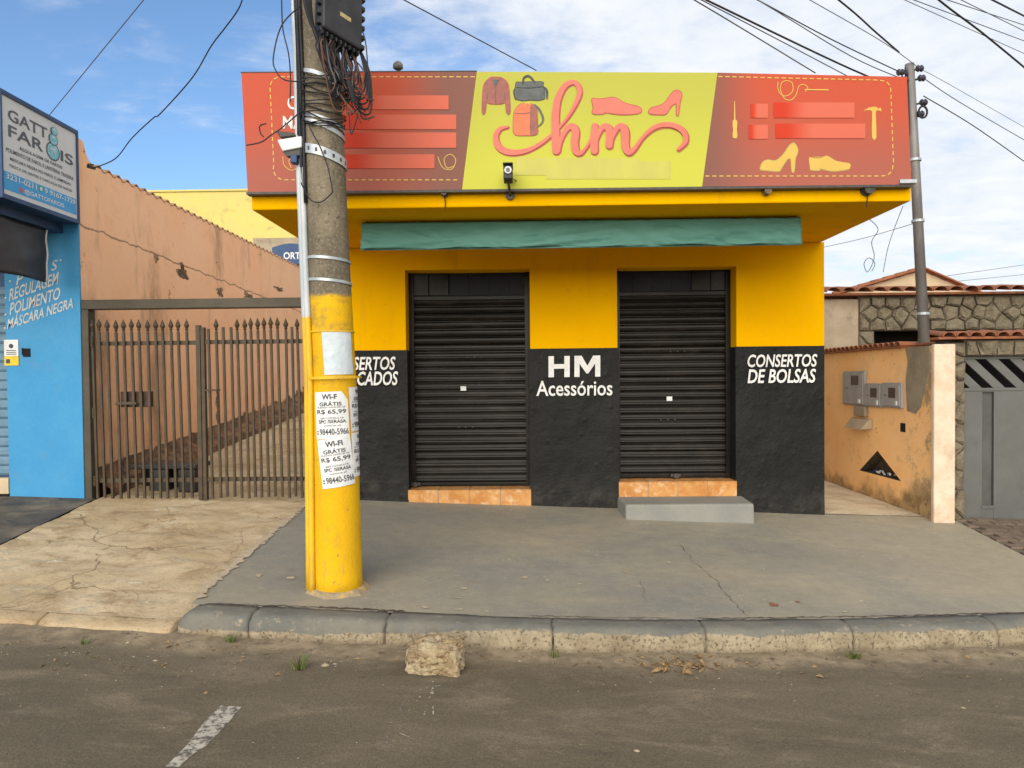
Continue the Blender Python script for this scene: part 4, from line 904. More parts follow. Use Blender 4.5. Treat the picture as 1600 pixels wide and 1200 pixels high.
# splice box on the pole, turned to the left
bx = thing('splice_box', tuple(at(528, 60, 4.47)), 'black ribbed fibre splice box strapped high on the utility pole', 'junction box')
ctr = Vector(at(529, 66, 4.65)); Ux = Vector((math.cos(R(38)), math.sin(R(38)), -.30)).normalized(); Un = Vector((-Ux.y, Ux.x, 0)).normalized() * -1; Uz = Vector((.03, 0, 1)).normalized()
def BXP(u, n_, v): return ctr + Ux * u + Un * n_ + Uz * v
def obox(mb, u0, u1, n0, n1, v0, v1):
    return mb.hexa([BXP(u0, n0, v0), BXP(u1, n0, v0), BXP(u1, n1, v0), BXP(u0, n1, v0)], [BXP(u0, n0, v1), BXP(u1, n0, v1), BXP(u1, n1, v1), BXP(u0, n1, v1)])
b = MB(); obox(b, -.14, .14, -.06, .03, -.01, .46); b.build('body', M['black_plastic'], bx, bevel=.012)
b = MB(); obox(b, -.138, .138, .034, .062, .0, .455); lid = b.build('lid', M['black_plastic'], bx, bevel=.015)
for i in range(9):
    b = MB(); obox(b, -.135 + i * .031, -.127 + i * .031, -.055, .055, -.035, -.0105); b.build('rib', M['black_plastic'], bx)
for i in range(7):
    for sgn in (-1, 1):
        b = MB(); u = sgn * .141; obox(b, min(u, u + sgn * .02), max(u, u + sgn * .02), .01, .05, .02 + i * .06, .045 + i * .06); b.build('clip', M['black_plastic'], bx, bevel=.003)
b = MB(); obox(b, -.02, .055, .0625, .0635, .13, .155); b.build('label_plate', mat('gold_sticker', (.45, .34, .15), (.30, .24, .12), 60, .5, 0), lid)
b = MB(); obox(b, -.05, -.02, -.058, .0, -.06, -.036); b.build('gland', M['galvanised'], bx)
# loops hanging under the box
def tangle(mb, n, seed, spread, drop):
    rnd = random.Random(seed)
    for i in range(n):
        u = rnd.uniform(-.13, .13); a = BXP(u, rnd.uniform(-.05, .04), -.03); u2 = u * .3 + rnd.uniform(-.02, .14) * spread
        c = BXP(u + rnd.uniform(-.04, .05), rnd.uniform(-.03, .05), -.10 - rnd.random() * .08); d = BXP(u2, rnd.uniform(-.04, .05), -.20 - rnd.random() * drop); e = BXP(u2 + rnd.uniform(-.07, .09), rnd.uniform(-.03, .06), -.16 - rnd.random() * drop * 1.3)
        mb.tube(catmull([a, c, d, e], 6), rnd.choice((.004, .005, .006)), 6)
t = thing('cable_tangle', tuple(BXP(0, 0, -.3)), 'tangle of loose black and brown cables hanging below the splice box', 'cables')
b = MB(); tangle(b, 26, 3, .8, .14); b.build('black_cables', M['cable'], t, smooth=True)
b = MB(); tangle(b, 18, 5, 1.1, .2); b.build('brown_cables', M['cable_brown'], t, smooth=True)
b = MB(); tangle(b, 6, 8, .8, .16); b.build('grey_cables', M['cable_grey'], t, smooth=True)
b = MB()
for k in range(5):                 # long bights of cable at the right of the box
    b.tube(catmull([BXP(.14, .0, .05), BXP(.17 + .01 * k, .03, -.1), BXP(.17 + .012 * k, .03, -.22 - .03 * k), BXP(.10, .05, -.28 - .02 * k), BXP(.02, .04, -.16)], 8), .006, 7)
for k in range(6):                 # thick bundle down the left of the box to its foot
    b.tube(catmull([BXP(-.13 + .008 * k, -.02, .5), BXP(-.19 - .008 * k, .0, .25), BXP(-.18 - .004 * k, -.01, .05), BXP(-.12 + .01 * k, -.01, -.08), BXP(-.03 + .015 * k, -.02, -.14)], 8), .011, 8)
b.build('cable_loops', M['cable'], t, smooth=True)
cc = thing('cable_coil', (pole_c(3.3), PYD, 3.2), 'loose loops of thin black cable wrapped around the concrete pole', 'cables')
b = MB(); rnd = random.Random(11)
for k in range(15):
    zc = zpx(104 + k * 5.6); dr = rnd.uniform(.03, .09); tl = rnd.uniform(-.10, .06); w1 = rnd.uniform(0, .012); bo = rnd.uniform(.0, .035); pts = []
    for i in range(15):
        a = R(-70 + 185 * i / 14); s_ = math.sin(math.pi * i / 14)
        pts.append(pp(a, zc - dr * s_ + tl * (i / 14 - .5) + w1 * math.sin(i * .9 + k), .012 + bo * s_ + .006 * math.sin(i * 1.3 + k)))
    b.tube(catmull(pts, 3), .0042, 6)
b.build('loop', M['cable'], cc, smooth=True)
b = MB()
for pts in ([(470, 8), (440, 40), (427, 90), (432, 112), (445, 125), (470, 127), (478, 122)], [(440, 0), (442, 45), (451, 85), (454, 125), (453, 160)], [(560, 35), (570, 60), (574, 95), (574, 115)], [(545, 175), (549, 210), (560, 172), (548, 180)], [(482, 195), (492, 215), (498, 225), (512, 260), (520, 300)], [(475, 170), (440, 200), (425, 210), (408, 222), (385, 227)], [(416, 193), (406, 197), (407, 208), (412, 214)], [(470, 285), (485, 312), (503, 315), (520, 300)]):
    b = MB(); b.tube(catmull([at(x, y, PYD - .17) for x, y in pts], 6), .0042, 6); b.build('stray_cable', M['cable'], cc, smooth=True)
# white device on the strap at the left of the pole
p = at(452, 228, PYD - .03); fl = thing('flood_light', tuple(p), 'white box light on a strap at the left of the pole', 'light')
q = [at(x, y, PYD - .12) for x, y in ((432, 218), (441, 236), (471, 230), (471, 212))]; q2 = [Vector(v) + Vector((.02, .16, .0)) for v in q]
b = MB(); b.hexa(q, q2); b.build('housing', M['white_plastic'], fl, bevel=.008)
b = MB(); k_ = [at(x, y, PYD - .105) for x, y in ((441, 237), (447, 244), (471, 242), (471, 231.5))]; b.hexa(k_, [Vector(v) + Vector((.02, .13, 0)) for v in k_]); b.build('lens', M['dark_metal'], fl)
b = MB(); k_ = [at(x, y, PYD - .08) for x, y in ((431, 204), (437, 215), (462, 212), (458, 207))]; b.hexa(k_, [Vector(v) + Vector((.01, .08, 0)) for v in k_]); b.build('cap', M['dark_metal'], fl, bevel=.006)
b = MB(); k_ = at(460, 250, PYD - .1); b.box(k_.x - .022, k_.x + .022, PYD - .12, PYD - .06, k_.z - .022, k_.z + .03); b.build('plug', M['navy'], fl, bevel=.006)

# flyers
def wrapped(name, ang, zc, wd, ht, rot, m, parent, off=.004, cut=None, nu=16, nv=10):
    """a sheet of paper laid round the pole; returns a map from the sheet (0..1, 0..1) to the pole's skin"""
    cs, sn = math.cos(rot), math.sin(rot)
    def f(u, v, o=off):
        a = (u - .5) * wd; c = (v - .5) * ht; aa = a * cs - c * sn; cc_ = a * sn + c * cs
        z = zc + cc_; return pp(ang + aa / pole_r(z), z, o + .0015 * nz(u * 4 + zc * 9, v * 4))
    b = MB()
    for i in range(nu + 1):
        for j in range(nv + 1):
            u, v = i / nu, j / nv
            if cut and u + v > cut: k_ = (u + v - cut); u -= k_ / 2; v -= k_ / 2
            b.v.append(f(u, v))
    for i in range(nu):
        for j in range(nv): b.f.append((i * (nv + 1) + j, (i + 1) * (nv + 1) + j, (i + 1) * (nv + 1) + j + 1, i * (nv + 1) + j + 1))
    return b, f
def angpx(px, py):
    z = zpx(py); return VA + math.asin(max(-.99, min(.99, (px - (800 + (pole_c(z) * math.cos(YAW) + PYD * math.sin(YAW)) / PYD * FPX - 0)) / (pole_r(z) / PYD * FPX * 1.03)))), z
LINES = [('GRÁTIS', .70, .80, .17, .80, .02), ('PLANOS APARTIR DE', .655, .685, .10, .90, .0), ('R$ 65,99', .52, .625, .08, .92, .015), ('SEM CONSULTA', .425, .46, .18, .84, .0), ('SPC /SERASA', .335, .405, .12, .90, .02), ('ASSINE JÁ', .265, .30, .28, .76, .01), ('98440-5966', .09, .22, .14, .97, .01)]
def flyer(pxc, pyc, wd, ht, rot, label, first='WI-FI', cut=None, ang=None):
    a_, z_ = angpx(pxc, pyc)
    if ang is not None: a_ = ang
    b, f = wrapped('flyer', a_, z_, wd, ht, rot, M['paper'], None, cut=cut)
    o = b.build('flyer', M['paper'], smooth=True); tag(o, label, 'flyer', 'flyers pasted round the pole')
    b = MB()
    for s_, v0, v1, u0, u1, bo in [(first, .84, .95, .26, .74 if first == 'WI-FI' else .68, .025)] + LINES:
        lettering(b, s_, lambda u, v, v0=v0, v1=v1, u0=u0, u1=u1: f(u0 + (u1 - u0) * u, v0 + (v1 - v0) * v, .0065), bo)
    for k in range(4): b.add([f(.05 + .025 * (k % 2), .1 + .05 * (k // 2), .0065), f(.07 + .025 * (k % 2), .1 + .05 * (k // 2), .0065), f(.07 + .025 * (k % 2), .13 + .05 * (k // 2), .0065), f(.05 + .025 * (k % 2), .13 + .05 * (k // 2), .0065)], [(0, 1, 2, 3)])
    b.build('printed_text', M['ink'], o)
flyer(516, 649, .225, .305, R(2), 'upper white flyer facing the street with torn top corner', 'WI-F', 1.82)
flyer(523, 723, .225, .315, R(7), 'lower white flyer facing the street hanging crooked')
flyer(556, 640, .225, .29, R(2), 'upper white flyer wrapped round the right side of the pole', ang=VA + R(84))
flyer(558, 712, .225, .29, R(2), 'lower white flyer wrapped round the right side of the pole', ang=VA + R(87))
a_, z_ = angpx(529, 552)
b, f = wrapped('flyer', a_, z_, .20, .275, R(1), M['paper'], None); o = b.build('flyer', mat('faded_blue_white_paper', (.60, .66, .70), (.50, .57, .62), 14, .8, .6, 18, bd=.01), smooth=True); tag(o, 'blank weathered white sheet pasted at head height on the pole', 'flyer', 'flyers pasted round the pole')

# ------------------------------------------------------------------ blue shop at the left
BY = 6.93; BXR = at(127, 560, BY).x; bx0 = at(11, 600, BY).x
blue = thing('blue_shop', (-5, BY, .45), 'bright blue shop front with painted white words at the left', 'shop')
zsl = at(100, 350, 6.3).z
b = MB(); b.box(bx0, BXR, BY, BY + .02, .1, 3.86); b.box(-9, bx0, BY, BY + .2, 2.75, 3.86); b.box(-9, BXR - .2, BY + .2, 14, .1, 3.8); b.build('wall', M['blue'], blue)
b = MB(); b.box(-9, -4.36, 5.75, BY - .002, 3.02, 3.12); b.build('marquee', M['navy'], blue)  # navy colour carries the shade on this blue beam
me = None
b = MB(); b.box(-9, bx0 - .002, BY + .06, BY + .1, .5, 2.75); bs = b.build('shutter', M['navy'], blue)
b = MB(); hh = .09
for x in (-1.6, 1.6):
    for y, z in ((0, 0), (-.014, .02), (-.014, .06), (0, .088)): b.v.append(Vector((x, y, z)))
for j in range(3): b.f.append((j, 4 + j, 5 + j, j + 1))
me = b.mesh('slat', mat('blue_grey_shutter', (.10, .19, .27), (.14, .24, .33), 5, .5, .1, 50))
for k in range(20): link('slat', me, bs, (bx0 - 1.63, BY + .058, .72 + k * .0905))
b = MB(); b.box(-9, bx0 - .002, BY - .012, BY + .05, .55, .70); b.build('threshold', M['cream'], blue); b = MB(); b.box(-9, bx0 - .002, BY - .014, BY + .05, .3, .549); b.build('plinth', M['dark_void'], blue)
for s_, x0, y0, x1, y1, tl in (('REGULAGEM', 14, 424, 92, 443, 28), ('POLIMENTO', 15, 448, 94, 467, 26), ('MÁSCARA NEGRA', 11, 461, 114, 481, 34), ('S', 80, 405, 90, 421, 3), ('•', 93, 405, 96, 408, 0), ('P', 25, 426, 37, 442, 4), ('•', 14, 438, 17, 441, 0), ('•', 7, 464, 10, 467, 0), ('•', 7, 490, 10, 493, 0), ('•', 6, 511, 9, 514, 0)):
    b = MB(); lettering(b, s_, pxmap(x0, y0, x1, y1, BY - .004, tl), .015, .2); b.build('painted_word', mat('pale_grey_lettering', (.55, .58, .58), None, 12, .7, 0) if 'pale_grey_lettering' not in bpy.data.materials else bpy.data.materials['pale_grey_lettering'], blue)
p = at(42, 551, BY); b = MB(); b.box(p.x - .035, p.x + .035, BY - .006, BY - .001, p.z - .04, p.z + .04); b.box(p.x - .045, p.x - .036, BY - .008, BY - .001, p.z - .02, p.z + .045); b.build('junction_hole', M['dark_void'], blue)  # flat near-black plates painting the dark of a small hole
n0, n1 = at(7, 531, BY), at(30, 571, BY); nt2 = thing('wall_notice', (n0.x, BY, n1.z), 'small white and yellow notice fixed on the blue wall', 'notice')
b = MB(); b.box(n0.x, n1.x, BY - .008, BY - .002, n1.z + .09, n0.z); b.build('white_field', M['white_plastic'], nt2)
b = MB(); b.box(n0.x, n1.x, BY - .008, BY - .002, n1.z, n1.z + .089); b.build('yellow_field', mat('yellow_notice', (.72, .52, .03), None, 9, .5, 0), nt2)
b = MB(); cxn = (n0.x + n1.x) / 2; b.tube([(cxn, BY - .0085, n0.z - .06), (cxn, BY - .0095, n0.z - .06)], .022, 12)
for k in range(3): b.box(n0.x + .02, n1.x - .02, BY - .0095, BY - .0085, n0.z - .105 - .018 * k, n0.z - .098 - .018 * k)
b.box(n0.x + .015, n0.x + .055, BY - .0095, BY - .0085, n1.z + .02, n1.z + .06); b.build('printed_marks', M['ink'], nt2)
# box sign standing out from the blue front, seen in steep view
GX = -4.20
gs = thing('box_sign', (GX, 6.4, 3.05), 'white and blue projecting box sign with headlamp logo', 'sign')
ga, gb = 5.885, BY - .01           # near and far ends
zA, zB = at(120, 345, gb).z, at(120, 210, gb).z
b = MB(); b.box(GX - .16, GX - .012, ga, gb, zA - .03, zB + .03); b.build('case', M['navy'], gs)
b = MB(); b.box(GX - .0118, GX, ga + .02, gb - .025, zA + .005, zB - .005); fc = b.build('face', M['sign_white'], gs)
b = MB()
for y0, y1, q0, q1 in ((ga, gb, zB - .004, zB + .032), (ga, gb, zA - .032, zA + .004), (ga, ga + .019, zA + .0041, zB - .0041), (gb - .024, gb, zA + .0041, zB - .0041)): b.box(GX - .0115, GX + .012, y0, y1, q0, q1)
b.build('frame', M['navy'], gs)
def G(u, v, k=1): return Vector((GX + .0015 * k, ga + .02 + (gb - ga - .045) * u, zA + .005 + (zB - zA - .01) * v))
def gword(s_, u0, u1, v0, v1, m, bold=.01, k=2, tl=0.0):
    b = MB(); lettering(b, s_, quadmap(G(u0, v0, k), G(u1, v0 + tl, k), G(u1, v1 + tl, k), G(u0, v1, k)), bold); b.build('printed_word', m, fc)
b = MB(); b.quad(G(0, .05), G(.985, .05), G(.985, .235), G(0, .235)); b.build('blue_band', M['sign_blue'], fc)
gword('GATT', .08, .58, .77, .89, M['sign_grey'], .012); gword('FAR', .08, .52, .605, .725, M['sign_grey'], .012); gword('IS', .765, .95, .605, .725, M['sign_grey'], .012)
for s_, v in (('REGULAGEM DE FARÓIS', .515), ('POLIMENTO DE FAROL E LANTERNA TRASEIRA', .440), ('MÁSCARA NEGRA NO FAROL E LÂMPADAS', .365), ('TROCA DE LENTES E CARCAÇA DE FARÓIS', .290)):
    w2 = .16 + .0118 * len(s_); gword(s_, .50 - w2 * .74, .50 + w2 * .74 if .50 + w2 * .74 < .97 else .97, v, v + .042, M['sign_grey'], .01)
gword('3231-0211', .04, .42, .165, .222, M['white_plastic'], .015); gword('9', .53, .565, .165, .222, M['white_plastic'], .015); gword('9167-1729', .595, .97, .165, .222, M['white_plastic'], .015); gword('@GATTOFAROIS', .26, .80, .068, .128, M['white_plastic'], .012)
def disc(u, v, r_, m, k, name, squash=1.0):
    b = MB(); c = G(u, v, k); b.face([c + Vector((0, r_ * math.cos(t), r_ * squash * math.sin(t))) for t in lin(0, 2 * math.pi, 25)[:-1]]); b.build(name, m, fc)
for (u, v, r_, k) in ((.655, .665, .095, 2), (.66, .80, .062, 4), (.67, .895, .045, 6)):
    disc(u, v, r_, M['sign_grey'], k, 'logo_ring', .85); disc(u, v, r_ * .86, M['sign_teal'], k + .7, 'logo_lens', .85); disc(u, v + .01, r_ * .5, M['sign_white'], k + 1.4, 'logo_glow', .5)
    disc(u, v + .004, r_ * .38, M['sign_teal'], k + 2, 'logo_core', .45)
disc(.475, .193, .028, M['sign_green'], 2, 'phone_badge'); disc(.475, .193, .017, M['white_plastic'], 3, 'phone_badge_core'); disc(.22, .098, .022, M['sign_red'], 2, 'photo_badge', 1)
# black tarpaulin hanging below
b = MB(); TXX = -4.40; ny_, nz2 = 30, 14; zt2, zb2 = 3.018, at(78, 440, 6.72).z
for i in range(ny_ + 1):
    y = 5.6 + (6.74 - 5.6) * i / ny_
    for j in range(nz2 + 1):
        t_ = j / nz2; b.v.append(Vector((TXX + .03 * math.sin(y * 9 + t_) * t_ + .02 * nz(y * 4, t_ * 3), y + .02 * t_, zt2 + (zb2 - zt2) * t_)))
for i in range(ny_):
    for j in range(nz2): b.f.append((i * (nz2 + 1) + j, (i + 1) * (nz2 + 1) + j, (i + 1) * (nz2 + 1) + j + 1, i * (nz2 + 1) + j + 1))
tp = thing('tarpaulin', (TXX, 6.2, zb2), 'black plastic tarpaulin hanging under the projecting box sign', 'tarpaulin')
o = b.build('sheet', M['tarp'], tp, smooth=True); o.modifiers.new('thick', 'SOLIDIFY').thickness = .006
b = MB(); b.tube([(TXX + .03 * math.sin(6.74 * 9 + t_) * t_ + .02 * nz(6.74 * 4, t_ * 3), 6.745 + .02 * t_, zt2 + (zb2 - zt2) * t_) for t_ in lin(0, 1, 12)], .014, 8); b.build('piping', M['white_plastic'], tp, smooth=True)

# ------------------------------------------------------------------ peach house with its long side wall
OX = at(124, 400, 6.95).x
peach = thing('peach_house', (OX, 9, .5), 'peach plastered side wall of a house with corrugated roof edge', 'house')
def wall_top(y): return 3.93 if y < 7.22 else 3.74
b = MB(); ysl = [BY + .21, 7.0, 7.22, 7.221] + lin(7.5, 16, 24)
b = MB(); b.box(OX - .25, OX, 7.16, 17, .0, 3.735); b.build('wall', M['orange_left'], peach)
b = MB(); b.prism([(OX + .003, 6.955, .0), (OX + .003, 7.155, .0), (OX + .003, 7.155, 3.74), (OX + .003, 7.10, 3.80), (OX + .003, 7.04, 3.92), (OX + .003, 6.955, 3.93)], (-.19, 0, 0)); b.build('end_pier', M['orange_left'], peach)
b = MB(); n = 400
for i in range(n + 1):
    y = 7.16 + 9.8 * i / n; z = 3.745 + 0.022 * math.sin(y / .177 * 2 * math.pi)
    for x in (OX + .006, OX - .25, OX - 2.5): b.v.append(Vector((x, y, z + (.12 * (OX - x)))))
for i in range(n):
    for j in range(2): b.f.append((3 * i + j, 3 * i + j + 1, 3 * i + 4 + j, 3 * i + 3 + j))
o = b.build('roof_sheet', M['fibre'], peach, smooth=True); o.modifiers.new('thick', 'SOLIDIFY').thickness = .012
def spall(px, py, ry_, rz_, seed):
    c = atx(px, py, OX); n = 26; pts = []
    for i in range(n):
        t_ = 2 * math.pi * i / n; k_ = .62 + .75 * nz(math.cos(t_) * 1.6 + seed, math.sin(t_) * 1.6, seed); pts.append((OX + .0015, c.y + ry_ * k_ * math.cos(t_), c.z + rz_ * k_ * math.sin(t_)))
    b = MB(); b.face(pts); b.build('bare_patch', SPM, peach)
SPM = mat('bare_spalled_render', (.36, .25, .16), (.10, .065, .04), 11, .95, .9, 30, bd=.03)
for a_ in ((285, 424, .20, .12, 1.3), (344, 456, .20, .08, 4.1), (388, 463, .32, .07, 7.7), (245, 404, .07, .07, 9.2), (128, 455, .04, .32, 12.5), (437, 452, .35, .06, 15.1)): spall(*a_)
# rubble ledge along the foot of the wall
b = MB(); n = 110; hs = 7
for i in range(n + 1):
    y = 7.05 + 6.5 * i / n; gz = drive_z(OX + .1, y)
    for j, (d, h_) in enumerate(((.24, -.05), (.22, .07), (.19, .10), (.10, .125), (.05, .16), (.012, .24), (.0, .26))):
        k_ = nz(y * 6, d * 15, 4) * .03 + nz(y * 17, d * 30, 2) * .015
        b.v.append(Vector((OX + d + k_ * (0 < j < 6), y, gz + h_ + (k_ if j else 0))))
for i in range(n):
    for j in range(hs - 1): b.f.append((i * hs + j, (i + 1) * hs + j, (i + 1) * hs + j + 1, i * hs + j + 1))
b.build('broken_footing', mat('exposed_footing_rubble', (.11, .07, .045), (.30, .165, .09), 7, .95, .9, 30, bd=.02, dirt=(.04, .03, .022), da=.6, ds=6), peach)
# yellow building far behind
yb = thing('yellow_building', (-5.5, 13, .8), 'pale yellow building with a flat top rising behind the peach wall', 'building')
yw = 18.5; z9 = at(350, 296, yw).z
b = MB(); b.box(-10.5, -3.2, yw, yw + .3, .5, z9 - .05); b.build('wall', M['yellow_pale'], yb)
b = MB(); b.box(-10.55, -3.15, yw - .04, yw + .34, z9 - .049, z9); b.build('coping', M['yellow_pale'], yb, bevel=.01)
p0, p1 = at(395, 372, 18.4), at(490, 470, 18.4); b = MB(); b.box(p0.x, p1.x, 18.40, 18.498, p1.z, p0.z); gl = b.build('door_recess', M['plaster'], yb)
ss = thing('blue_sign', tuple(at(455, 396, 18.1)), 'small dark blue sign with white capitals behind the pole', 'sign')
s0, s1 = at(425, 385, 18.1), at(484, 412, 18.1); b = MB(); b.prism([(s0.x, 18.1, s1.z), (s1.x, 18.1, s1.z), (s1.x, 18.1, s0.z - .03)] + [(s1.x + (s0.x - s1.x) * t_, 18.1, s0.z - .03 + .10 * math.sin(math.pi * t_)) for t_ in lin(.1, .9, 8)] + [(s0.x, 18.1, s0.z - .03)], (0, .05, 0)); sb_ = b.build('board', M['navy'], ss)
b = MB(); lettering(b, 'ORT', pxmap(443, 394, 469, 405, 18.09), .02); b.build('word', M['white_paint'], sb_)

# ------------------------------------------------------------------ driveway gate
GYD = 7.0
gate = thing('driveway_gate', (-3.1, GYD, .48), 'brown steel double gate of spear topped bars across the driveway', 'gate')
zb_, zt3 = at(300, 475, GYD).z - .045, at(300, 475, GYD).z + .045
gl0, gl1 = at(126, 620, GYD).x, at(146, 620, GYD).x; glR = BX0 - .004
b = MB(); b.box(gl0, gl1, GYD - .06, GYD + .06, drive_z(gl0, GYD) - .06, zb_ - .001); b.build('post', M['frame_dark'], gate, bevel=.006)
b = MB(); b.box(gl0 - .02, glR, GYD - .06, GYD + .06, zb_, zt3); b.build('head_beam', M['frame_dark'], gate, bevel=.006)
def bar_mesh(h_, finial):
    b = MB(); r_ = .0105; b.box(-r_, r_, -r_, r_, 0, h_)
    if finial:
        q = [(h_ - .001, .013), (h_ + .012, .009), (h_ + .025, .017), (h_ + .035, .012), (h_ + .06, .025), (h_ + .075, .021), (h_ + .125, .001)]
        b.tube([(0, 0, z) for z, _ in q], [v for _, v in q], 8)
    return b.mesh('bar', M['gate'])
zr1, zr2 = at(250, 536, GYD).z, at(250, 750, GYD).z
zbt = at(250, 505, GYD).z; BARH = 1.72
m_f, m_p = bar_mesh(BARH - .13, True), bar_mesh(BARH - .10, False)
leafL = [152, 163, 175, 188, 200, 213, 225, 237, 250, 261, 274, 286, 299]
leafR = [(331, 0), (344, 1), (354, 0), (366, 0), (377, 1), (388, 1), (398, 1), (408, 1), (419, 1), (429, 1), (440, 1), (451, 1), (461, 0), (471, 1)]
c0, c1, c2 = at(309, 620, GYD).x, at(316, 620, GYD).x, at(322, 620, GYD).x
zl = drive_z(-3.2, GYD) + .03
b = MB(); xs0 = gl1 + .025
for z in (zr1, zr2): b.box(xs0, c0 - .0005, GYD - .008, GYD + .008, z - .02, z + .02)
b.box(c0, c1 - .004, GYD - .024, GYD + .024, zl - .02, zl + BARH - .07); L1 = b.build('left_leaf', M['gate'], gate)
L1['label'] = 'left gate leaf carrying a dark letter box'
b = MB()
for z in (zr1 + .003, zr2 + .003): b.box(c2 + .0005, glR - .02, GYD - .008, GYD + .008, z - .02, z + .02)
b.box(c1 + .004, c2, GYD - .024, GYD + .024, zl - .02, zl + BARH - .09); L2 = b.build('right_leaf', M['gate'], gate)
for px in leafL: 
    o = link('bar', m_f, L1, (at(px, 620, GYD).x, GYD - .0225, zl + random.uniform(-.01, .01))); o.rotation_euler = (0, random.uniform(-.004, .004) - .012, 0)
for px, f_ in leafR:
    o = link('bar', m_f if f_ else m_p, L2, (at(px, 620, GYD).x, GYD - .0225, zl + random.uniform(-.01, .01))); o.rotation_euler = (0, random.uniform(-.005, .005) - .010, 0)
lb0, lb1 = at(188, 612, GYD), at(236, 636, GYD)
b = MB(); b.box(lb0.x, lb1.x, GYD + .002, GYD + .05, lb1.z, lb0.z); lbx = b.build('letter_box', mat('dark_rusty_box', (.045, .03, .022), (.09, .05, .035), 12, .7, .3, 60), L1, bevel=.004)
b = MB(); b.box(at(184, 630, GYD).x, at(217, 630, GYD).x, GYD - .05, GYD - .038, at(200, 632, GYD).z, at(200, 628, GYD).z); b.build('latch_bar', M['gate'], lbx)
b = MB(); b.box(at(324, 610, GYD).x, at(347, 610, GYD).x, GYD - .055, GYD - .04, at(330, 609.5, GYD).z - .008, at(330, 609.5, GYD).z + .008); b.build('bolt', M['gate'], L2)
hp = at(340, 611, GYD - .06); b = MB()
for k in range(13):
    zc = hp.z - .024 * k; ax = Vector((1, 0, 0)) if k % 2 else Vector((.3, 1, 0)).normalized(); xo = .006 * math.sin(k * 1.1)
    b.tube([hp + Vector((xo, -.01, -.024 * k)) + ax * (.011 * math.cos(t)) + Vector((0, 0, .018 * math.sin(t))) for t in lin(0, 2 * math.pi, 11)], .0038, 5, False)
o = b.build('chain', M['dark_metal'], smooth=True); tag(o, 'short rusty chain hanging from the right gate bolt', 'chain')
for px in (150,):
    b = MB()
    for z in (zr1 + .02, at(150, 645, GYD).z, zr2): b.tube([(gl1 + .012, GYD - .03, z - .05), (gl1 + .012, GYD - .03, z + .05)], .013, 10)
    b.build('hinge', M['gate'], L1)
# low black bench behind the gate
bp = at(272, 770, 7.35); gb_ = drive_z(bp.x, 7.4); lowb = thing('low_bench', (bp.x, 7.45, gb_), 'low black bench on two blocks just inside the gate', 'bench')
x0, x1 = at(206, 740, 7.35).x, at(312, 740, 7.35).x
b = MB(); b.box(x0, x1, 7.28, 7.62, gb_ + .22, gb_ + .27); b.build('top_board', M['black_plastic'], lowb, bevel=.012)
for xa, xb in ((236, 264), (281, 309)):
    b = MB(); b.box(at(xa, 760, 7.35).x, at(xb, 760, 7.35).x, 7.30, 7.60, gb_ - .02, gb_ + .219); b.build('block', M['black_plastic'], lowb, bevel=.02)
b = MB(); b.box(x0 + .02, x1 - .02, 7.50, 7.53, gb_ + .01, gb_ + .218); b.build('dark_shade_sheet', M['dark_void'], lowb)  # added near-black sheet painting the shade beneath the bench

# ------------------------------------------------------------------ boundary wall at the right with the meters
WX = 3.89; WY0, WY1 = 7.10, 12.0; WT = at(1440, 540, WY0).z
wall = thing('boundary_wall', (WX, 9, .25), 'stained orange boundary wall with meter boxes and a triangular niche', 'wall')
tri = [atx(1371, 704, WX), atx(1408, 752, WX), atx(1343, 735, WX)]
yz = lambda p: (p.y, p.z)
outer = [(WY0, .1), (WY1, .1), (WY1, WT), (WY0, WT)]; hole = [yz(p) for p in tri]
tes = tessellate_polygon([[Vector((y, z, 0)) for y, z in outer], [Vector((y, z, 0)) for y, z in hole]])
b = MB(); allp = outer + hole; b.add([(WX, y, z) for y, z in allp], [tuple(t_) for t_ in tes])
hp_ = [(WX, y, z) for y, z in hole]; dpt = Vector((.15, 0, 0))
for i in range(3):
    pass
b.quad((WX, WY0, WT), (WX + .18, WY0, WT), (WX + .18, WY1, WT), (WX, WY1, WT)); b.quad((WX + .18, WY0, .1), (WX + .18, WY1, .1), (WX + .18, WY1, WT), (WX + .18, WY0, WT))
b.build('render', M['orange_right'], wall)
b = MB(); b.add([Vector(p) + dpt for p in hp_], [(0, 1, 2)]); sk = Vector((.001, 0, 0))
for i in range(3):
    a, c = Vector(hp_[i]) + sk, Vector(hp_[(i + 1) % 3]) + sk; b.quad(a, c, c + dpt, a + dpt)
b.build('niche', mat('niche_shade_cement', (.10, .075, .05), (.06, .045, .032), 9, .95, .5, 50), wall)  # dark colour paints the shade inside this shallow niche
b = MB(); b.box(WX - .012, WX + .19, WY0 - .06, WY0 - .001, .1, WT + .01); b.build('end_column', M['pale_column'], wall, bevel=.012)
b = MB(); y0 = atx(1449, 600, WX).y; y1 = atx(1417, 600, WX).y; z0c = atx(1420, 642, WX).z
pts = [(y0 - .05, WT)] + [(y0 - .05, WT - .2), (y0 - .05, atx(1440, 580, WX).z)] + [(y0 + .1, z0c + .06), (y0 + .2, z0c - .02), (y1 - .02, z0c), (y1 + .01, z0c + .3), (y1 - .03, z0c + .5), (y1 + .02, WT)]
pts = [(max(WY0, y), z) for y, z in pts]
b.prism([(WX - .001, y, z) for y, z in pts], (-.008, 0, 0)); b.build('cement_patch', M['cement'], wall)
b = MB(); q = atx(1411, 668, WX); b.box(WX - .003, WX - .001, q.y - .05, q.y + .05, q.z - .045, q.z + .045); b.build('outlet_hole', M['dark_void'], wall)  # thin near-black plate painted for the darkness of an opening
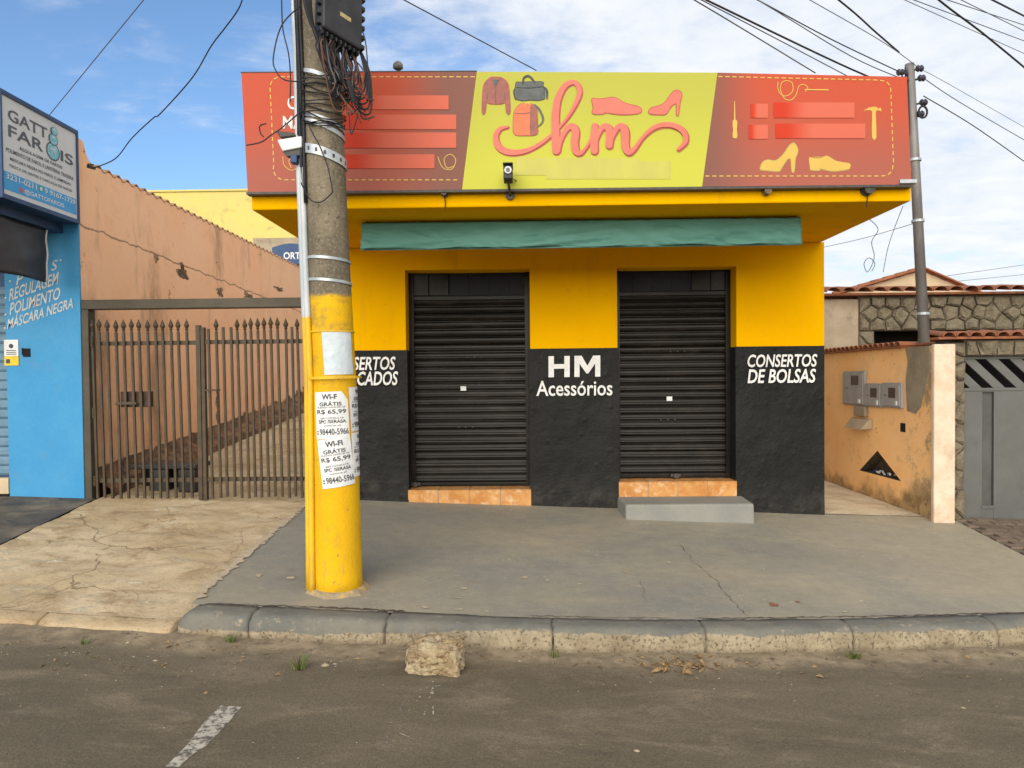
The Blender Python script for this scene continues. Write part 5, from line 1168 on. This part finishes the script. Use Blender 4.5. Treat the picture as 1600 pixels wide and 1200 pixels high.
# tile coping
def barrel(len_, r_, th=.010, n=8):
    b = MB()
    for e, rr in ((0, r_), (len_, r_ * .86)):
        for k in range(n + 1):
            t_ = math.pi * k / n; b.v.append(Vector((rr * math.cos(t_), e, rr * math.sin(t_) * .7)))
        for k in range(n + 1):
            t_ = math.pi * k / n; b.v.append(Vector(((rr - th) * math.cos(t_), e, (rr - th) * math.sin(t_) * .7)))
    m_ = n + 1
    for k in range(n): b.f += [(k, k + 1, 2 * m_ + k + 1, 2 * m_ + k), (m_ + k, 3 * m_ + k, 3 * m_ + k + 1, m_ + k + 1), (k, m_ + k, m_ + k + 1, k + 1), (2 * m_ + k, 2 * m_ + k + 1, 3 * m_ + k + 1, 3 * m_ + k)]
    b.f += [(0, 2 * m_, 3 * m_, m_), (n, m_ + n, 3 * m_ + n, 2 * m_ + n)]
    return b.mesh('roof_tile', M['terracotta'])
bt = barrel(.42, .10); bt_small = barrel(.36, .062)
b = MB(); b.box(WX - .05, WX + .22, y1 + .03, WY1, WT + .0015, WT + .022); cop = b.build('coping', M['terracotta'], wall, bevel=.004)
y = y1 + .06; k = 0
while y < WY1 - .2:
    o = link('roof_tile', bt_small, cop, (WX - .07, y, WT + .024)); o.rotation_euler = (R(random.uniform(-1, 1)), 0, R(-90 + random.uniform(-3, 3))); y += .118
# meter boxes
def meter(px0, py0, px1, py1, win, label):
    a, c = atx(px0, py0, WX), atx(px1, py1, WX); y_a, y_c = max(a.y, c.y), min(a.y, c.y); zt_, zb_2 = atx((px0 + px1) / 2, py0, WX).z, atx((px0 + px1) / 2, py1, WX).z
    t = thing('meter_box', (WX, (y_a + y_c) / 2, zb_2), label, 'meter box', 'meter boxes on the orange wall'); D = .032
    b = MB(); b.box(WX - D, WX - .001, y_c + .003, y_a - .003, zb_2, zt_); b.build('case', M['meter'], t, bevel=.006)
    b = MB(); b.box(WX - D - .012, WX - D - .0005, y_c + .02, y_a - .02, zb_2 + .015, zt_ - .02); dr = b.build('door', M['meter'], t, bevel=.004)
    ya, yb2 = y_a + (y_c - y_a) * win[0], y_a + (y_c - y_a) * win[1]; za, zb3 = zt_ + (zb_2 - zt_) * win[2], zt_ + (zb_2 - zt_) * win[3]
    b = MB(); b.box(WX - D - .016, WX - D - .0125, min(ya, yb2), max(ya, yb2), zb3, za); b.build('window', M['meter_glass'], dr)
    b = MB(); b.box(WX - D - .016, WX - D - .0125, y_a + (y_c - y_a) * .18, y_a + (y_c - y_a) * .3, (zt_ + zb_2) / 2 - .004, (zt_ + zb_2) / 2 + .004); b.build('latch', M['dark_metal'], dr)
    b = MB(); b.box(WX - D - .02, WX - D - .0125, y_a + (y_c - y_a) * .78, y_a + (y_c - y_a) * .86, zb_2 + .03, zb_2 + .075); b.build('seal', M['white_plastic'], dr)
meter(1321, 580, 1355, 633, (.45, .78, .13, .40), 'tall grey meter box at the far end of the row')
meter(1355.5, 599, 1382, 636, (.42, .78, .20, .58), 'squat grey meter box in the middle of the row')
meter(1382.5, 598, 1413, 637, (.42, .76, .20, .60), 'squat grey meter box nearest the pale column')
sh_t = thing('wall_hood', tuple(atx(1349, 670, WX)), 'beige cement hood below the tall meter box', 'hood')
a, c = atx(1334, 652, WX), atx(1364, 672, WX)
b = MB(); b.hexa([(WX - .001, c.y, c.z + .01), (WX - .001, a.y, c.z + .01), (WX - .001, a.y, a.z), (WX - .001, c.y, a.z)], [(WX - .13, c.y + .03, c.z - .0), (WX - .13, a.y - .03, c.z - .0), (WX - .04, a.y - .01, a.z), (WX - .04, c.y + .01, a.z)]); b.build('hood', mat('beige_cement', (.42, .33, .22), None, 8, .9, .3, 50), sh_t, bevel=.01)
b = MB(); a, c = atx(1340, 634, WX), atx(1357, 651, WX); b.box(WX - .05, WX - .001, c.y, a.y, c.z, a.z); b.build('duct', M['cement'], sh_t, bevel=.006)
nl = thing('niche_litter', tuple(Vector(tri[0]).lerp(Vector(tri[2]), .5)), 'small heap of litter lying in the triangular wall niche', 'litter')
rnd = random.Random(4); lo_l, lo_r = Vector(tri[2]), Vector(tri[1])
for k in range(9):
    t_ = .25 + .5 * rnd.random(); p = lo_l.lerp(lo_r, t_) + Vector((.04 + .08 * rnd.random(), 0, .022)); b = MB(); d = Vector((rnd.uniform(-.02, .02), rnd.uniform(-.07, .07), rnd.uniform(-.002, .02)))
    b.tube([p - d, p + d * .3, p + d], [.01, rnd.uniform(.012, .02), .006], 7); b.build('scrap', rnd.choice([M['wood'], M['cable'], M['white_plastic'], M['navy']]), nl)
# service pole standing on the wall corner
q0, q1 = at(1444, 535, 7.19), at(1427, 205, 7.19); q2 = at(1421, 100, 7.19)
sp = thing('service_pole', tuple(q0), 'slim galvanised service pole rising from the end of the orange wall', 'pole')
b = MB(); b.tube([q0, q1, q2], [.050, .042, .041], 18); b.build('tube', mat('grey_steel_tube', (.17, .16, .16), (.26, .245, .235), 4, .5, .1, 60, metal=.2, st=(1, 1, .3)), sp, smooth=True)
b = MB()
for py, dx in ((250, 0), (345, 0), (490, 0)):
    t_ = (535 - py) / (535 - 205); c = Vector(q0).lerp(Vector(q1), t_); b.tube([c - Vector((0, 0, .012)), c + Vector((0, 0, .012))], .058, 16)
b.build('clamp', M['galvanised'], sp)
IM = mat('dark_glazed_insulator', (.05, .045, .07), None, 9, .3, 0)
for px, py in ((1407, 113), (1412, 124), (1437, 107), (1440, 122), (1443, 160), (1438, 178)):
    b = MB(); c = at(px, py, 7.16); b.tube([c + Vector((-.03, 0, -.005)), c + Vector((-.015, 0, 0)), c, c + Vector((.015, 0, 0)), c + Vector((.03, 0, .005))], [.022, .034, .02, .034, .022], 10); ib = b.build('insulator', IM, sp, smooth=True); b = MB(); b.tube([c, Vector(((Vector(q2).lerp(Vector(q1), (py - 100) / 105)).x, 7.17, c.z - .02))], .01, 6); b.build('bracket', M['dark_metal'], ib)
b = MB()
for k in range(5): b.tube([Vector(q1) + Vector((-.058 - .008 * (k % 3), -.02 + .01 * k, z)) + Vector((.004 * math.sin(z * 9 + k), 0, 0)) for z in lin(-.05, .62, 10)], .008, 6)
b.build('lead_cable', M['cable'], sp, smooth=True)
b = MB(); c = at(1442, 175, 7.12); b.tube([c + Vector((.04 * math.cos(t_), 0, .055 * math.sin(t_))) for t_ in lin(0, 6.28, 17)], .010, 7, False); b.build('cable_loop', M['cable'], sp, smooth=True)

# ------------------------------------------------------------------ stone house and garage at the right
def clip(poly, p, n_):
    res = []
    for a, c in zip(poly, poly[1:] + poly[:1]):
        da, dc = (a[0] - p[0]) * n_[0] + (a[1] - p[1]) * n_[1], (c[0] - p[0]) * n_[0] + (c[1] - p[1]) * n_[1]
        if da <= 0: res.append(a)
        if da * dc < 0: t_ = da / (da - dc); res.append((a[0] + (c[0] - a[0]) * t_, a[1] + (c[1] - a[1]) * t_))
    return res
def stonework(x0, x1, z0, z1, Y, cell, parent, seed, gap=.006, depth=.035):
    rnd = random.Random(seed); pts = []; nx_, nz_ = max(1, round((x1 - x0) / cell)), max(1, round((z1 - z0) / (cell * .72)))
    for j in range(nz_):
        for i in range(nx_): pts.append((x0 + (x1 - x0) * (i + .5 + (.25 if j % 2 else -.25) + rnd.uniform(-.3, .3)) / nx_, z0 + (z1 - z0) * (j + .5 + rnd.uniform(-.3, .3)) / nz_))
    for i, p in enumerate(pts):
        poly = [(x0, z0), (x1, z0), (x1, z1), (x0, z1)]
        for j, q in enumerate(pts):
            if i != j and abs(p[0] - q[0]) < cell * 3: poly = clip(poly, ((p[0] + q[0]) / 2, (p[1] + q[1]) / 2), (q[0] - p[0], q[1] - p[1]))
            if len(poly) < 3: break
        if len(poly) < 3: continue
        cx, cz = sum(a for a, _ in poly) / len(poly), sum(a for _, a in poly) / len(poly); ext = max(math.hypot(a - cx, c - cz) for a, c in poly)
        if ext < .03: continue
        k1, k2 = max(.3, 1 - gap / ext * 1.4), max(.2, 1 - (gap + .03) / ext * 1.4); dd = depth * rnd.uniform(.6, 1.3); b = MB(); n = len(poly)
        for kk, yy in ((k1, Y), (k1 * .98, Y - dd * .6), (k2, Y - dd)):
            for a, c in poly: b.v.append(Vector((cx + (a - cx) * kk * rnd.uniform(.95, 1.0), yy + rnd.uniform(-.014, .012) * (yy < Y), cz + (c - cz) * kk)))
        b.v.append(Vector((cx, Y - dd * 1.15, cz)))
        for l in range(2):
            for m_ in range(n): b.f.append((l * n + m_, l * n + (m_ + 1) % n, (l + 1) * n + (m_ + 1) % n, (l + 1) * n + m_))
        for m_ in range(n): b.f.append((2 * n + m_, 2 * n + (m_ + 1) % n, 3 * n))
        b.build('stone', M['stone'], parent)
HY = 10.3
house = thing('stone_house', (5.2, HY, .3), 'low stone faced house with terracotta roof edge beyond the orange wall', 'house')
hx0, hx1, hxr = 4.085, at(1341, 500, HY).x, 10.5
hz1, hz0 = at(1450, 464, HY).z, at(1450, 516, HY).z
b = MB(); b.box(hx0, hx1, HY, HY + .2, .2, hz1 - .02); b.build('plaster_wall', M['plaster'], house)
b = MB(); b.box(hx1 + .001, hxr, HY + .01, HY + .2, hz0, hz1 + .02); b.box(hx1 + .001, hx1 + .22, HY + .012, HY + .2, .2, hz0 - .001); sw = b.build('stone_wall', M['mortar'], house)
stonework(hx1 + .005, 8.0, hz0, hz1, HY + .01, .21, sw, 21, depth=.06); stonework(hx1 + .005, hx1 + .22, hz0 - .55, hz0 - .005, HY + .01, .2, sw, 22)
b = MB(); b.box(hx1 + .2, hxr, HY + .9, HY + 1, .2, hz0 + .1); b.build('dark_gap_panel', M['dark_void'], house)  # near-black panel painting the shade in the gap below the stone
b = MB(); b.box(hx0, hxr, HY - .14, HY + 1.2, hz1 + .021, hz1 + .05); rf = b.build('roof', M['terracotta'], house)
x = hx0 + .1
while x < 8.3:
    o = link('roof_tile', bt, rf, (x, HY - .26, hz1 + .052)); o.rotation_euler = (R(8 + random.uniform(-1.5, 1.5)), R(random.uniform(-2, 2)), R(random.uniform(-2, 2))); x += .205
GYH = 11.5
gab = thing('gabled_house', tuple(at(1440, 455, GYH)), 'cream gable end with tiled verges rising behind the stone house', 'house')
ga1, ga2, ga3 = at(1300, 462, GYH), at(1440, 421, GYH), at(1535, 462, GYH)
b = MB(); b.prism([ga1, ga3, ga2], (0, .3, 0)); b.add([], []); b.box(ga1.x, ga3.x, GYH, GYH + .3, .5, ga1.z - .003); b.build('gable_wall', M['cream'], gab)
for (p, q, rz_) in ((ga1, ga2, 1), (ga3, ga2, -1)):
    d = Vector(q) - Vector(p); L = d.length; d.normalize(); b = MB(); nrm = Vector((-d.z, 0, d.x)) * (1 if rz_ == 1 else -1); off = nrm * .004
    b.hexa([p + off + Vector((0, -.10, 0)), q + off + Vector((0, -.10, 0)), q + off + Vector((0, .35, 0)), p + off + Vector((0, .35, 0))], [v + nrm * .02 for v in (p + off + Vector((0, -.10, 0)), q + off + Vector((0, -.10, 0)), q + off + Vector((0, .35, 0)), p + off + Vector((0, .35, 0)))])
    vg = b.build('verge', M['terracotta'], gab); k = 0
    while k * .2 < L - .1:
        a = Vector(p) + d * (k * .2 + .02) + nrm * .018; b = MB(); b.tube([a, a + d * .1, a + d * .24], [.038, .034, .028], 8); b.build('verge_tile', M['terracotta'], vg, smooth=True); k += 1
# garage front
GG = 7.22; gx0, gxr = at(1506, 700, GG).x, 6.02; gzt, gzm = at(1550, 556, GG).z, at(1550, 611, GG).z; ggz = side_z(gx0, GG)
gar = thing('stone_garage', (5.1, GG, .2), 'stone framed garage front with terracotta tile ridge above the gate', 'garage')
b = MB(); pxl = WX + .185
b.box(pxl, gx0, GG, GG + .25, -.1, at(1490, 536, GG).z); b.box(gx0 + .001, gxr + .4, GG, GG + .25, gzt, at(1550, 531, GG).z); b.box(gxr, gxr + .4, GG, GG + .25, -.1, gzt - .001); mw = b.build('stone_frame', M['mortar'], gar)
stonework(pxl + .004, gx0 - .002, ggz, at(1490, 537, GG).z, GG, .15, mw, 31, depth=.05); stonework(gx0 + .005, gxr, gzt + .004, at(1550, 532, GG).z, GG, .17, mw, 32, depth=.05)
b = MB(); tz = at(1550, 530, GG).z; b.box(pxl - .1, gxr + .4, GG - .08, GG + .3, tz + .001, tz + .025); rd = b.build('tile_ridge', M['terracotta'], gar)
x = pxl - .02
while x < gxr + .3:
    o = link('roof_tile', bt_small, rd, (x, GG - .12, tz + .027)); o.rotation_euler = (R(6 + random.uniform(-2, 2)), 0, R(random.uniform(-4, 4))); x += .128
gg = thing('garage_gate', ((gx0 + gxr) / 2, GG + .05, ggz), 'grey sheet metal garage gate with slanted openings along its top', 'gate')
gy = GG + .06; gv0, gv1 = at(1535, 700, gy).x, at(1553, 700, gy).x; gvz0, gvz1 = at(1545, 790, gy).z, at(1545, 613, gy).z
b = MB(); zlow = ggz - .03
b.box(gx0 + .004, gv0, gy, gy + .03, zlow, gzm - .001); b.box(gv1, gxr - .004, gy, gy + .03, zlow, gzm - .001); b.box(gv0 + .0005, gv1 - .0005, gy + .001, gy + .03, gvz1, gzm - .002); b.box(gv0 + .0005, gv1 - .0005, gy + .001, gy + .03, zlow, gvz0); b.build('sheet_panel', M['grey_gate'], gg, bevel=.004)
b = MB(); b.box(gv0 + .001, gv1 - .001, gy + .032, gy + .04, gvz0 - .02, gvz1 + .02); b.build('groove', mat('darker_grey_sheet', (.10, .10, .095), None, 4, .5, .1, 60), gg)
b = MB(); b.box(gv0 - .01, gv1 + .01, gy - .008, gy - .0005, gvz0 - .03, gvz0); b.box(gx0 + .004, gxr - .004, gy - .006, gy + .028, gzm, gzm + .03); b.box(gx0 + .004, gxr - .004, gy - .006, gy + .028, gzt - .03, gzt - .002); b.box(gx0 + .004, gx0 + .03, gy - .006, gy + .028, gzm + .031, gzt - .031); b.build('frame', M['grey_gate'], gg, bevel=.003)
hgt = gzt - gzm - .062; x = gx0 - .20
while x < gxr - .1:
    b = MB(); a = [(x, gzt - .031), (x + .115, gzt - .031), (x + .115 + hgt * 1.05, gzm + .031), (x + hgt * 1.05, gzm + .031)]
    lo_x = gx0 + .031; poly = clip(clip(a, (lo_x, 0), (-1, 0)), (gxr - .03, 0), (1, 0))
    if len(poly) >= 3: b.prism([(px_, gy, pz_) for px_, pz_ in poly], (0, .022, 0)); b.build('slanted_slat', M['grey_gate'], gg)
    x += .225
b = MB(); b.box(gx0, gxr, gy + .5, gy + .55, 0, gzt + .2); b.build('inner_dark', M['dark_void'], gar)  # near-black sheet painting the unlit depth behind the slanted openings
# paved drive of the garage, pavers one by one
pd = sheet('garage_drive', lin(XR + .004, XR + 1.895, 8), lambda x: lin(kerb_y(x) + .19, GG + .02, 20), lambda x, y: side_z(x, y) - .012, M['mortar']); tag(pd, kind='structure')
b = MB(); b.box(-.096, .096, -.046, .046, 0, .022); pm = b.mesh('paver', M['paver'])
for j in range(26):
    for i in range(9):
        x = XR + .11 + .205 * i + (.1 if j % 2 else 0); y = GG - .04 - .1 * j
        if x > XR + 1.85 or y < kerb_y(x) + .3 or y < 5.0: continue
        o = link('paver', pm, pd, (x, y, side_z(x, y) - .012 + random.uniform(-.002, .003))); o.rotation_euler = (math.atan(.08), math.atan(SL), random.uniform(-.02, .02))

# ------------------------------------------------------------------ overhead cables
def cable(name, pts, r_, label, m=None, group='overhead cables above the street', sag=.0):
    P3 = [Vector(at(*p)) if len(p) == 3 and p[2] != 'w' else Vector(p[0]) for p in pts]
    if len(P3) == 2: 
        a, c = P3; P3 = [a.lerp(c, t_) - Vector((0, 0, sag * 4 * t_ * (1 - t_))) for t_ in lin(0, 1, 13)]
    else: P3 = [Vector(p) for p in catmull([tuple(p) for p in P3], 6)]
    o = MB().tube(P3, r_ * .72, 6).build(name, m or M['cable'], smooth=True); tag(o, label, 'cable', group); return o
W = lambda x, y, z: (Vector((x, y, z)), 0, 'w')
px_ = lambda z: pole_c(z)
cable('overhead_cable', [(72, 186, 7.4), W(pole_c(5.3) - .1, 4.86, 5.3)], .006, 'straight thin cable running down to behind the box sign', m=M['cable_grey'])
cable('overhead_cable', [(145, 263, 6.98), (180, 248, 6.8), (206, 216, 6.6), (240, 184, 6.4), (250, 178, 6.35), (300, 122, 6.0), (330, 72, 5.8), (352, 43, 5.65), (372, 15, 5.5), (384, -15, 5.4), (440, -160, 5.0)], .007, 'wavy black cable anchored on the peach wall')
b_ = at(145, 263, 6.96); hk = thing('wall_hook', tuple(b_), 'dark iron anchor hook on the peach wall top', 'hook'); b = MB(); b.tube([b_ + Vector((-.05, 0, .02)), b_ + Vector((.02, 0, 0))], .016, 8); b.build('plate', M['dark_metal'], hk); b = MB(); b.tube(catmull([b_ + Vector((.0, -.005, 0)), b_ + Vector((-.03, -.03, .03)), b_ + Vector((.03, -.04, .02))], 4), .008, 6); b.build('ring', M['dark_metal'], hk)
cable('overhead_cable', [(838, 110, 6.5), W(pole_c(4.4), 4.86, 4.4)], .006, 'thin cable sloping down to the top of the yellow sign')
T5 = lambda z: W(pole_c(z), 4.6, z)
cable('overhead_cable', [(1274, 114, 6.6), (1085, 0, 5.9), (900, -105, 5.3)], .007, 'lowest cable passing behind the right red sign panel', m=M['cable_grey'])
cable('overhead_cable', [(1406, 140, 7.16), (1310, 99, 6.7), (1112, 4, 5.9), (1090, -8, 5.85), (800, -150, 5.0)], .011, 'thick twisted cable reaching the lowest insulator of the service pole')
cable('overhead_cable', [(1330, 122, 6.8), (1100, 2, 5.9), (850, -120, 5.1)], .006, 'thin cable beside the thick twisted one', m=M['cable_grey'])
cable('overhead_cable', [(1407, 113, 7.16), (1300, 62, 6.7), (1180, -2, 6.2), (900, -150, 5.1)], .007, 'cable ending at the upper left insulator of the service pole')
cable('overhead_cable', [(1412, 124, 7.16), (1330, 88, 6.8), (1184, 0, 6.2), (905, -160, 5.1)], .006, 'cable ending at the second left insulator of the service pole', m=M['cable_grey'])
cable('overhead_cable', [(1437, 107, 7.16), (1380, 66, 7), (1262, -2, 6.4), (1000, -150, 5.4)], .005, 'faint cable meeting the service pole from above left', m=M['cable_grey'])
cable('overhead_cable', [(1405, 82, 7.1), (1368, 50, 7.0), (1308, -2, 6.6), (1100, -160, 5.6)], .011, 'thick black cable dropping steeply to the service pole top')
cable('overhead_cable', [(1600, 252, 8.6), (1520, 196, 8.0), (1443, 150, 7.2)], .007, 'cable leaving the service pole down to the right edge')
cable('overhead_cable', [(1606, 222, 9.5), (1500, 160, 8.2), (1440, 120, 7.18)], .006, 'second cable leaving the service pole towards the right', m=M['cable_grey'])
cable('overhead_cable', [(1606, 202, 10), (1480, 130, 8.4), (1438, 108, 7.2)], .004, 'faint highest cable leaving the service pole to the right', m=M['cable_grey'])
cable('overhead_cable', [(1640, 140, 7.5), (1600, 105, 7.2), (1548, 62, 6.9), (1520, 40, 6.7), (1462, -4, 6.4), (1300, -140, 5.6)], .012, 'thick black twisted cable across the top right corner')
for (x0, y0, x1, y1, lab, r_) in ((1405, -4, 1610, 88, 'uppermost long thin cable in the right sky', .005), (1430, 0, 1610, 66, 'thin cable just below the thick twisted one', .006), (1495, -3, 1610, 54, 'thin cable crossing the upper right corner', .006), (1475, -3, 1610, 40, 'straight cable nearest the top right corner', .006)):
    cable('overhead_cable', [(x0 - 120, y0 - (y1 - y0) * 120 / (x1 - x0), 6.4), (x1 + 20, y1 + 9, 9.5)], r_, lab, m=M['cable_grey'])
cable('overhead_cable', [(1545, -3, 7), (1610, 30, 8)], .012, 'short thick cable at the very top right corner')
cable('overhead_cable', [(1284, 387, 9), (1350, 372, 9.2), (1432, 348, 7.25)], .005, 'low thin cable from the service pole to behind the shop', m=M['cable_grey'])
cable('overhead_cable', [(1480, 431, 12), (1620, 411, 14)], .006, 'upper of two distant cables right of the service pole', m=M['cable_grey'])
cable('overhead_cable', [(1480, 441, 12), (1620, 427, 14)], .006, 'lower of two distant cables right of the service pole', m=M['cable_grey'])
cable('dangling_wire', [(1411, 322, 5.9), (1400, 350, 6), (1388, 385, 6), (1380, 425, 6)], .004, 'loose wire hanging from the right canopy corner', m=M['cable_grey'], group='loose wires hanging beside the shop')
cable('dangling_wire', [(1358, 342, 6.2), (1372, 358, 6.2), (1362, 378, 6.2), (1366, 402, 6.2), (1356, 425, 6.2), (1350, 412, 6.2), (1358, 403, 6.2), (1367, 412, 6.2), (1362, 424, 6.2)], .004, 'curled loose wire with a small loop beside the shop', m=M['cable_grey'], group='loose wires hanging beside the shop')

# ------------------------------------------------------------------ lump of concrete, tufts and litter on the road
cxr, cyr = ground_at(678, 1056, rzz); rz0 = rz(cxr, cyr)
bm = bmesh.new(); bmesh.ops.create_cube(bm, size=1.0); bmesh.ops.subdivide_edges(bm, edges=bm.edges[:], cuts=30, use_grid_fill=True)
for v in bm.verts:
    c = v.co.copy(); rr = c.normalized() * .62; c = c.lerp(rr, .22)
    c.x *= .285; c.y *= .19; c.z *= .165
    n_ = c.normalized(); k_ = .026 * mnoise.noise(c * 9 + Vector((3, 1, 7))) + .016 * mnoise.noise(c * 30) + .010 * mnoise.noise(c * 75) - .022 * max(0, mnoise.noise(c * 42 + Vector((9, 9, 2))) - .15); c += n_ * k_
    if c.z > 0 : c.z += .02 * (c.x / .14); c.z -= .02 * max(0, c.x / .14) 
    v.co = c
me = bpy.data.meshes.new('concrete_lump'); bm.to_mesh(me); bm.free(); me.materials.append(M['chunk']); me.polygons.foreach_set('use_smooth', [True] * len(me.polygons))
o = link('concrete_lump', me, None, (cxr, cyr + .09, rz0 + .074)); o.rotation_euler = (R(4), R(3), R(-6)); tag(o, 'rough pale lump of broken concrete lying against the kerb', 'rubble')
def tuft(px, py, n, h_, label, seed):
    x, y = ground_at(px, py, rzz); z = rz(x, y); rnd = random.Random(seed); b = MB()
    for i in range(n):
        a = rnd.uniform(0, 6.28); r_ = rnd.random() * .035; p = Vector((x + r_ * math.cos(a), y + r_ * math.sin(a) * .7, z - .005)); L = h_ * rnd.uniform(.5, 1.1); lean = Vector((math.cos(a), math.sin(a), 0)) * L * rnd.uniform(.15, .9); s_ = Vector((-math.sin(a + 1), math.cos(a + 1), 0)) * .0035
        m_ = p + lean * .4 + Vector((0, 0, L * .65)); e = p + lean + Vector((0, 0, L * .8)); b.add([p - s_, p + s_, m_ + s_ * .7, m_ - s_ * .7, e], [(0, 1, 2, 3), (3, 2, 4)])
    tag(b.build('grass_tuft', M['grass']), label, 'grass', 'grass tufts growing in the gutter')
tuft(467, 1046, 42, .10, 'tall green tuft in the gutter left of the concrete lump', 1); tuft(362, 1003, 24, .07, 'sparse tuft in the joint of the rounded kerb end', 2)
tuft(1333, 1028, 60, .06, 'low bright green tuft by the kerb at the right', 3); tuft(130, 1006, 18, .045, 'small dull tuft by the dropped kerb at the left', 4); tuft(865, 1026, 16, .06, 'few dark blades in the kerb joint right of the lump', 5)
rnd = random.Random(9); b = MB()
for i in range(170):
    px, py = rnd.uniform(0, 1600), rnd.uniform(1000, 1060)
    if rnd.random() < .35: px = rnd.gauss(1060, 60); py = rnd.gauss(1040, 12)
    x, y = ground_at(px, py, rzz); z = rz(x, y) + .003
    if y > kerb_y(x) - .02: continue
    a = rnd.uniform(0, 6.28); L = rnd.uniform(.008, .026); d = Vector((math.cos(a), math.sin(a), 0)) * L; s_ = Vector((-d.y, d.x, 0)) * rnd.uniform(.2, .5); c = Vector((x, y, z)); u = Vector((0, 0, rnd.uniform(.002, .014)))
    b.add([c - d, c + s_ + u, c + d, c - s_ + u * .4], [(0, 1, 2, 3)])
for i in range(26):
    px, py = rnd.gauss(1068, 30), rnd.gauss(1042, 8); x, y = ground_at(px, py, rzz)
    if y > kerb_y(x) - .02: continue
    z = rz(x, y) + .004; a = rnd.uniform(0, 6.28); L = rnd.uniform(.018, .05); d = Vector((math.cos(a), math.sin(a), 0)) * L; s_ = Vector((-d.y, d.x, 0)) * rnd.uniform(.15, .45); c = Vector((x, y, z)); u = Vector((0, 0, rnd.uniform(.008, .03)))
    b.add([c - d, c + s_ + u, c + d + u * .6, c - s_ + u * .4, c + u * 1.2], [(0, 1, 4), (1, 2, 4), (2, 3, 4), (3, 0, 4)])
tag(b.build('leaf_litter', M['leaf']), 'dry leaf scraps scattered along the gutter', 'leaf litter', kind='stuff')
b = MB()
def pebble(c, r_):
    k0 = [Vector((1, 0, 0)), Vector((0, 1, 0)), Vector((-1, 0, 0)), Vector((0, -1, 0)), Vector((.1, 0, .8)), Vector((0, 0, -.5))]
    b.add([Vector(c) + Vector((v.x * r_ * rnd.uniform(.6, 1.3), v.y * r_ * rnd.uniform(.6, 1.2), v.z * r_ * rnd.uniform(.5, 1))) for v in k0], [(0, 1, 4), (1, 2, 4), (2, 3, 4), (3, 0, 4), (1, 0, 5), (2, 1, 5), (3, 2, 5), (0, 3, 5)])
for i in range(300):
    px, py = rnd.uniform(0, 1600), 1000 + abs(rnd.gauss(0, 40)); x, y = ground_at(px, min(1195, py), rzz)
    if y > kerb_y(x) - .015: continue
    pebble((x, y, rz(x, y) + .002), rnd.uniform(.002, .007))
for i in range(30):
    x, y = ground_at(rnd.uniform(0, 1600), rnd.uniform(1060, 1195), rzz); pebble((x, y, rz(x, y) + .002), rnd.uniform(.002, .006))
for i in range(60):
    x, y = ground_at(rnd.uniform(300, 1580), rnd.uniform(820, 960), sz); pebble((x, y, sz(x, y) + .002), rnd.uniform(.002, .005))
tag(b.build('gravel', M['pebble']), 'pale grit and pebbles strewn over the gutter and road', 'gravel', kind='stuff')
for px, py, L, lab in ((508, 1040, .035, 'pale litter scrap right of the tall grass tuft'), (524, 1038, .02, 'grey scrap beside the pale litter scrap'), (812, 1034, .018, 'white pebble in the gutter right of the lump'), (200, 1005, .02, 'pinkish pebble below the dropped kerb'), (243, 1033, .02, 'whitish flake on the road near the rounded kerb end'), (1147, 1043, .016, 'white pebble in the gutter right of the leaf heap'), (1505, 1107, .018, 'white pebble alone on the right side of the road'), (995, 1174, .02, 'pale crumb low on the road below the sign'), (1512, 1027, .03, 'yellowish leaf by the kerb at far right'), (1273, 1042, .025, 'brown curled leaf in the right gutter'), (322, 1083, .02, 'ochre leaf on the road above the painted dash')):
    x, y = ground_at(px, py, rzz); z = rz(x, y); bb = b; b = MB(); a = rnd.uniform(0, 3); n = 7
    pts = [Vector((x + L * rnd.uniform(.6, 1.1) * math.cos(t_) * (1 if k % 2 else .8), y + L * .7 * math.sin(t_) * rnd.uniform(.6, 1.1), z + .002)) for k, t_ in enumerate(lin(0, 6.28, n + 1)[:-1])]
    b.add(pts + [Vector((x, y, z + L * .45))], [(k, (k + 1) % n, n) for k in range(n)] + [tuple(reversed(range(n)))])
    tag(b.build('leaf' if 'leaf' in lab else 'pebble', M['leaf'] if 'leaf' in lab else M['pebble']), lab, 'leaf' if 'leaf' in lab else 'litter'); b = bb
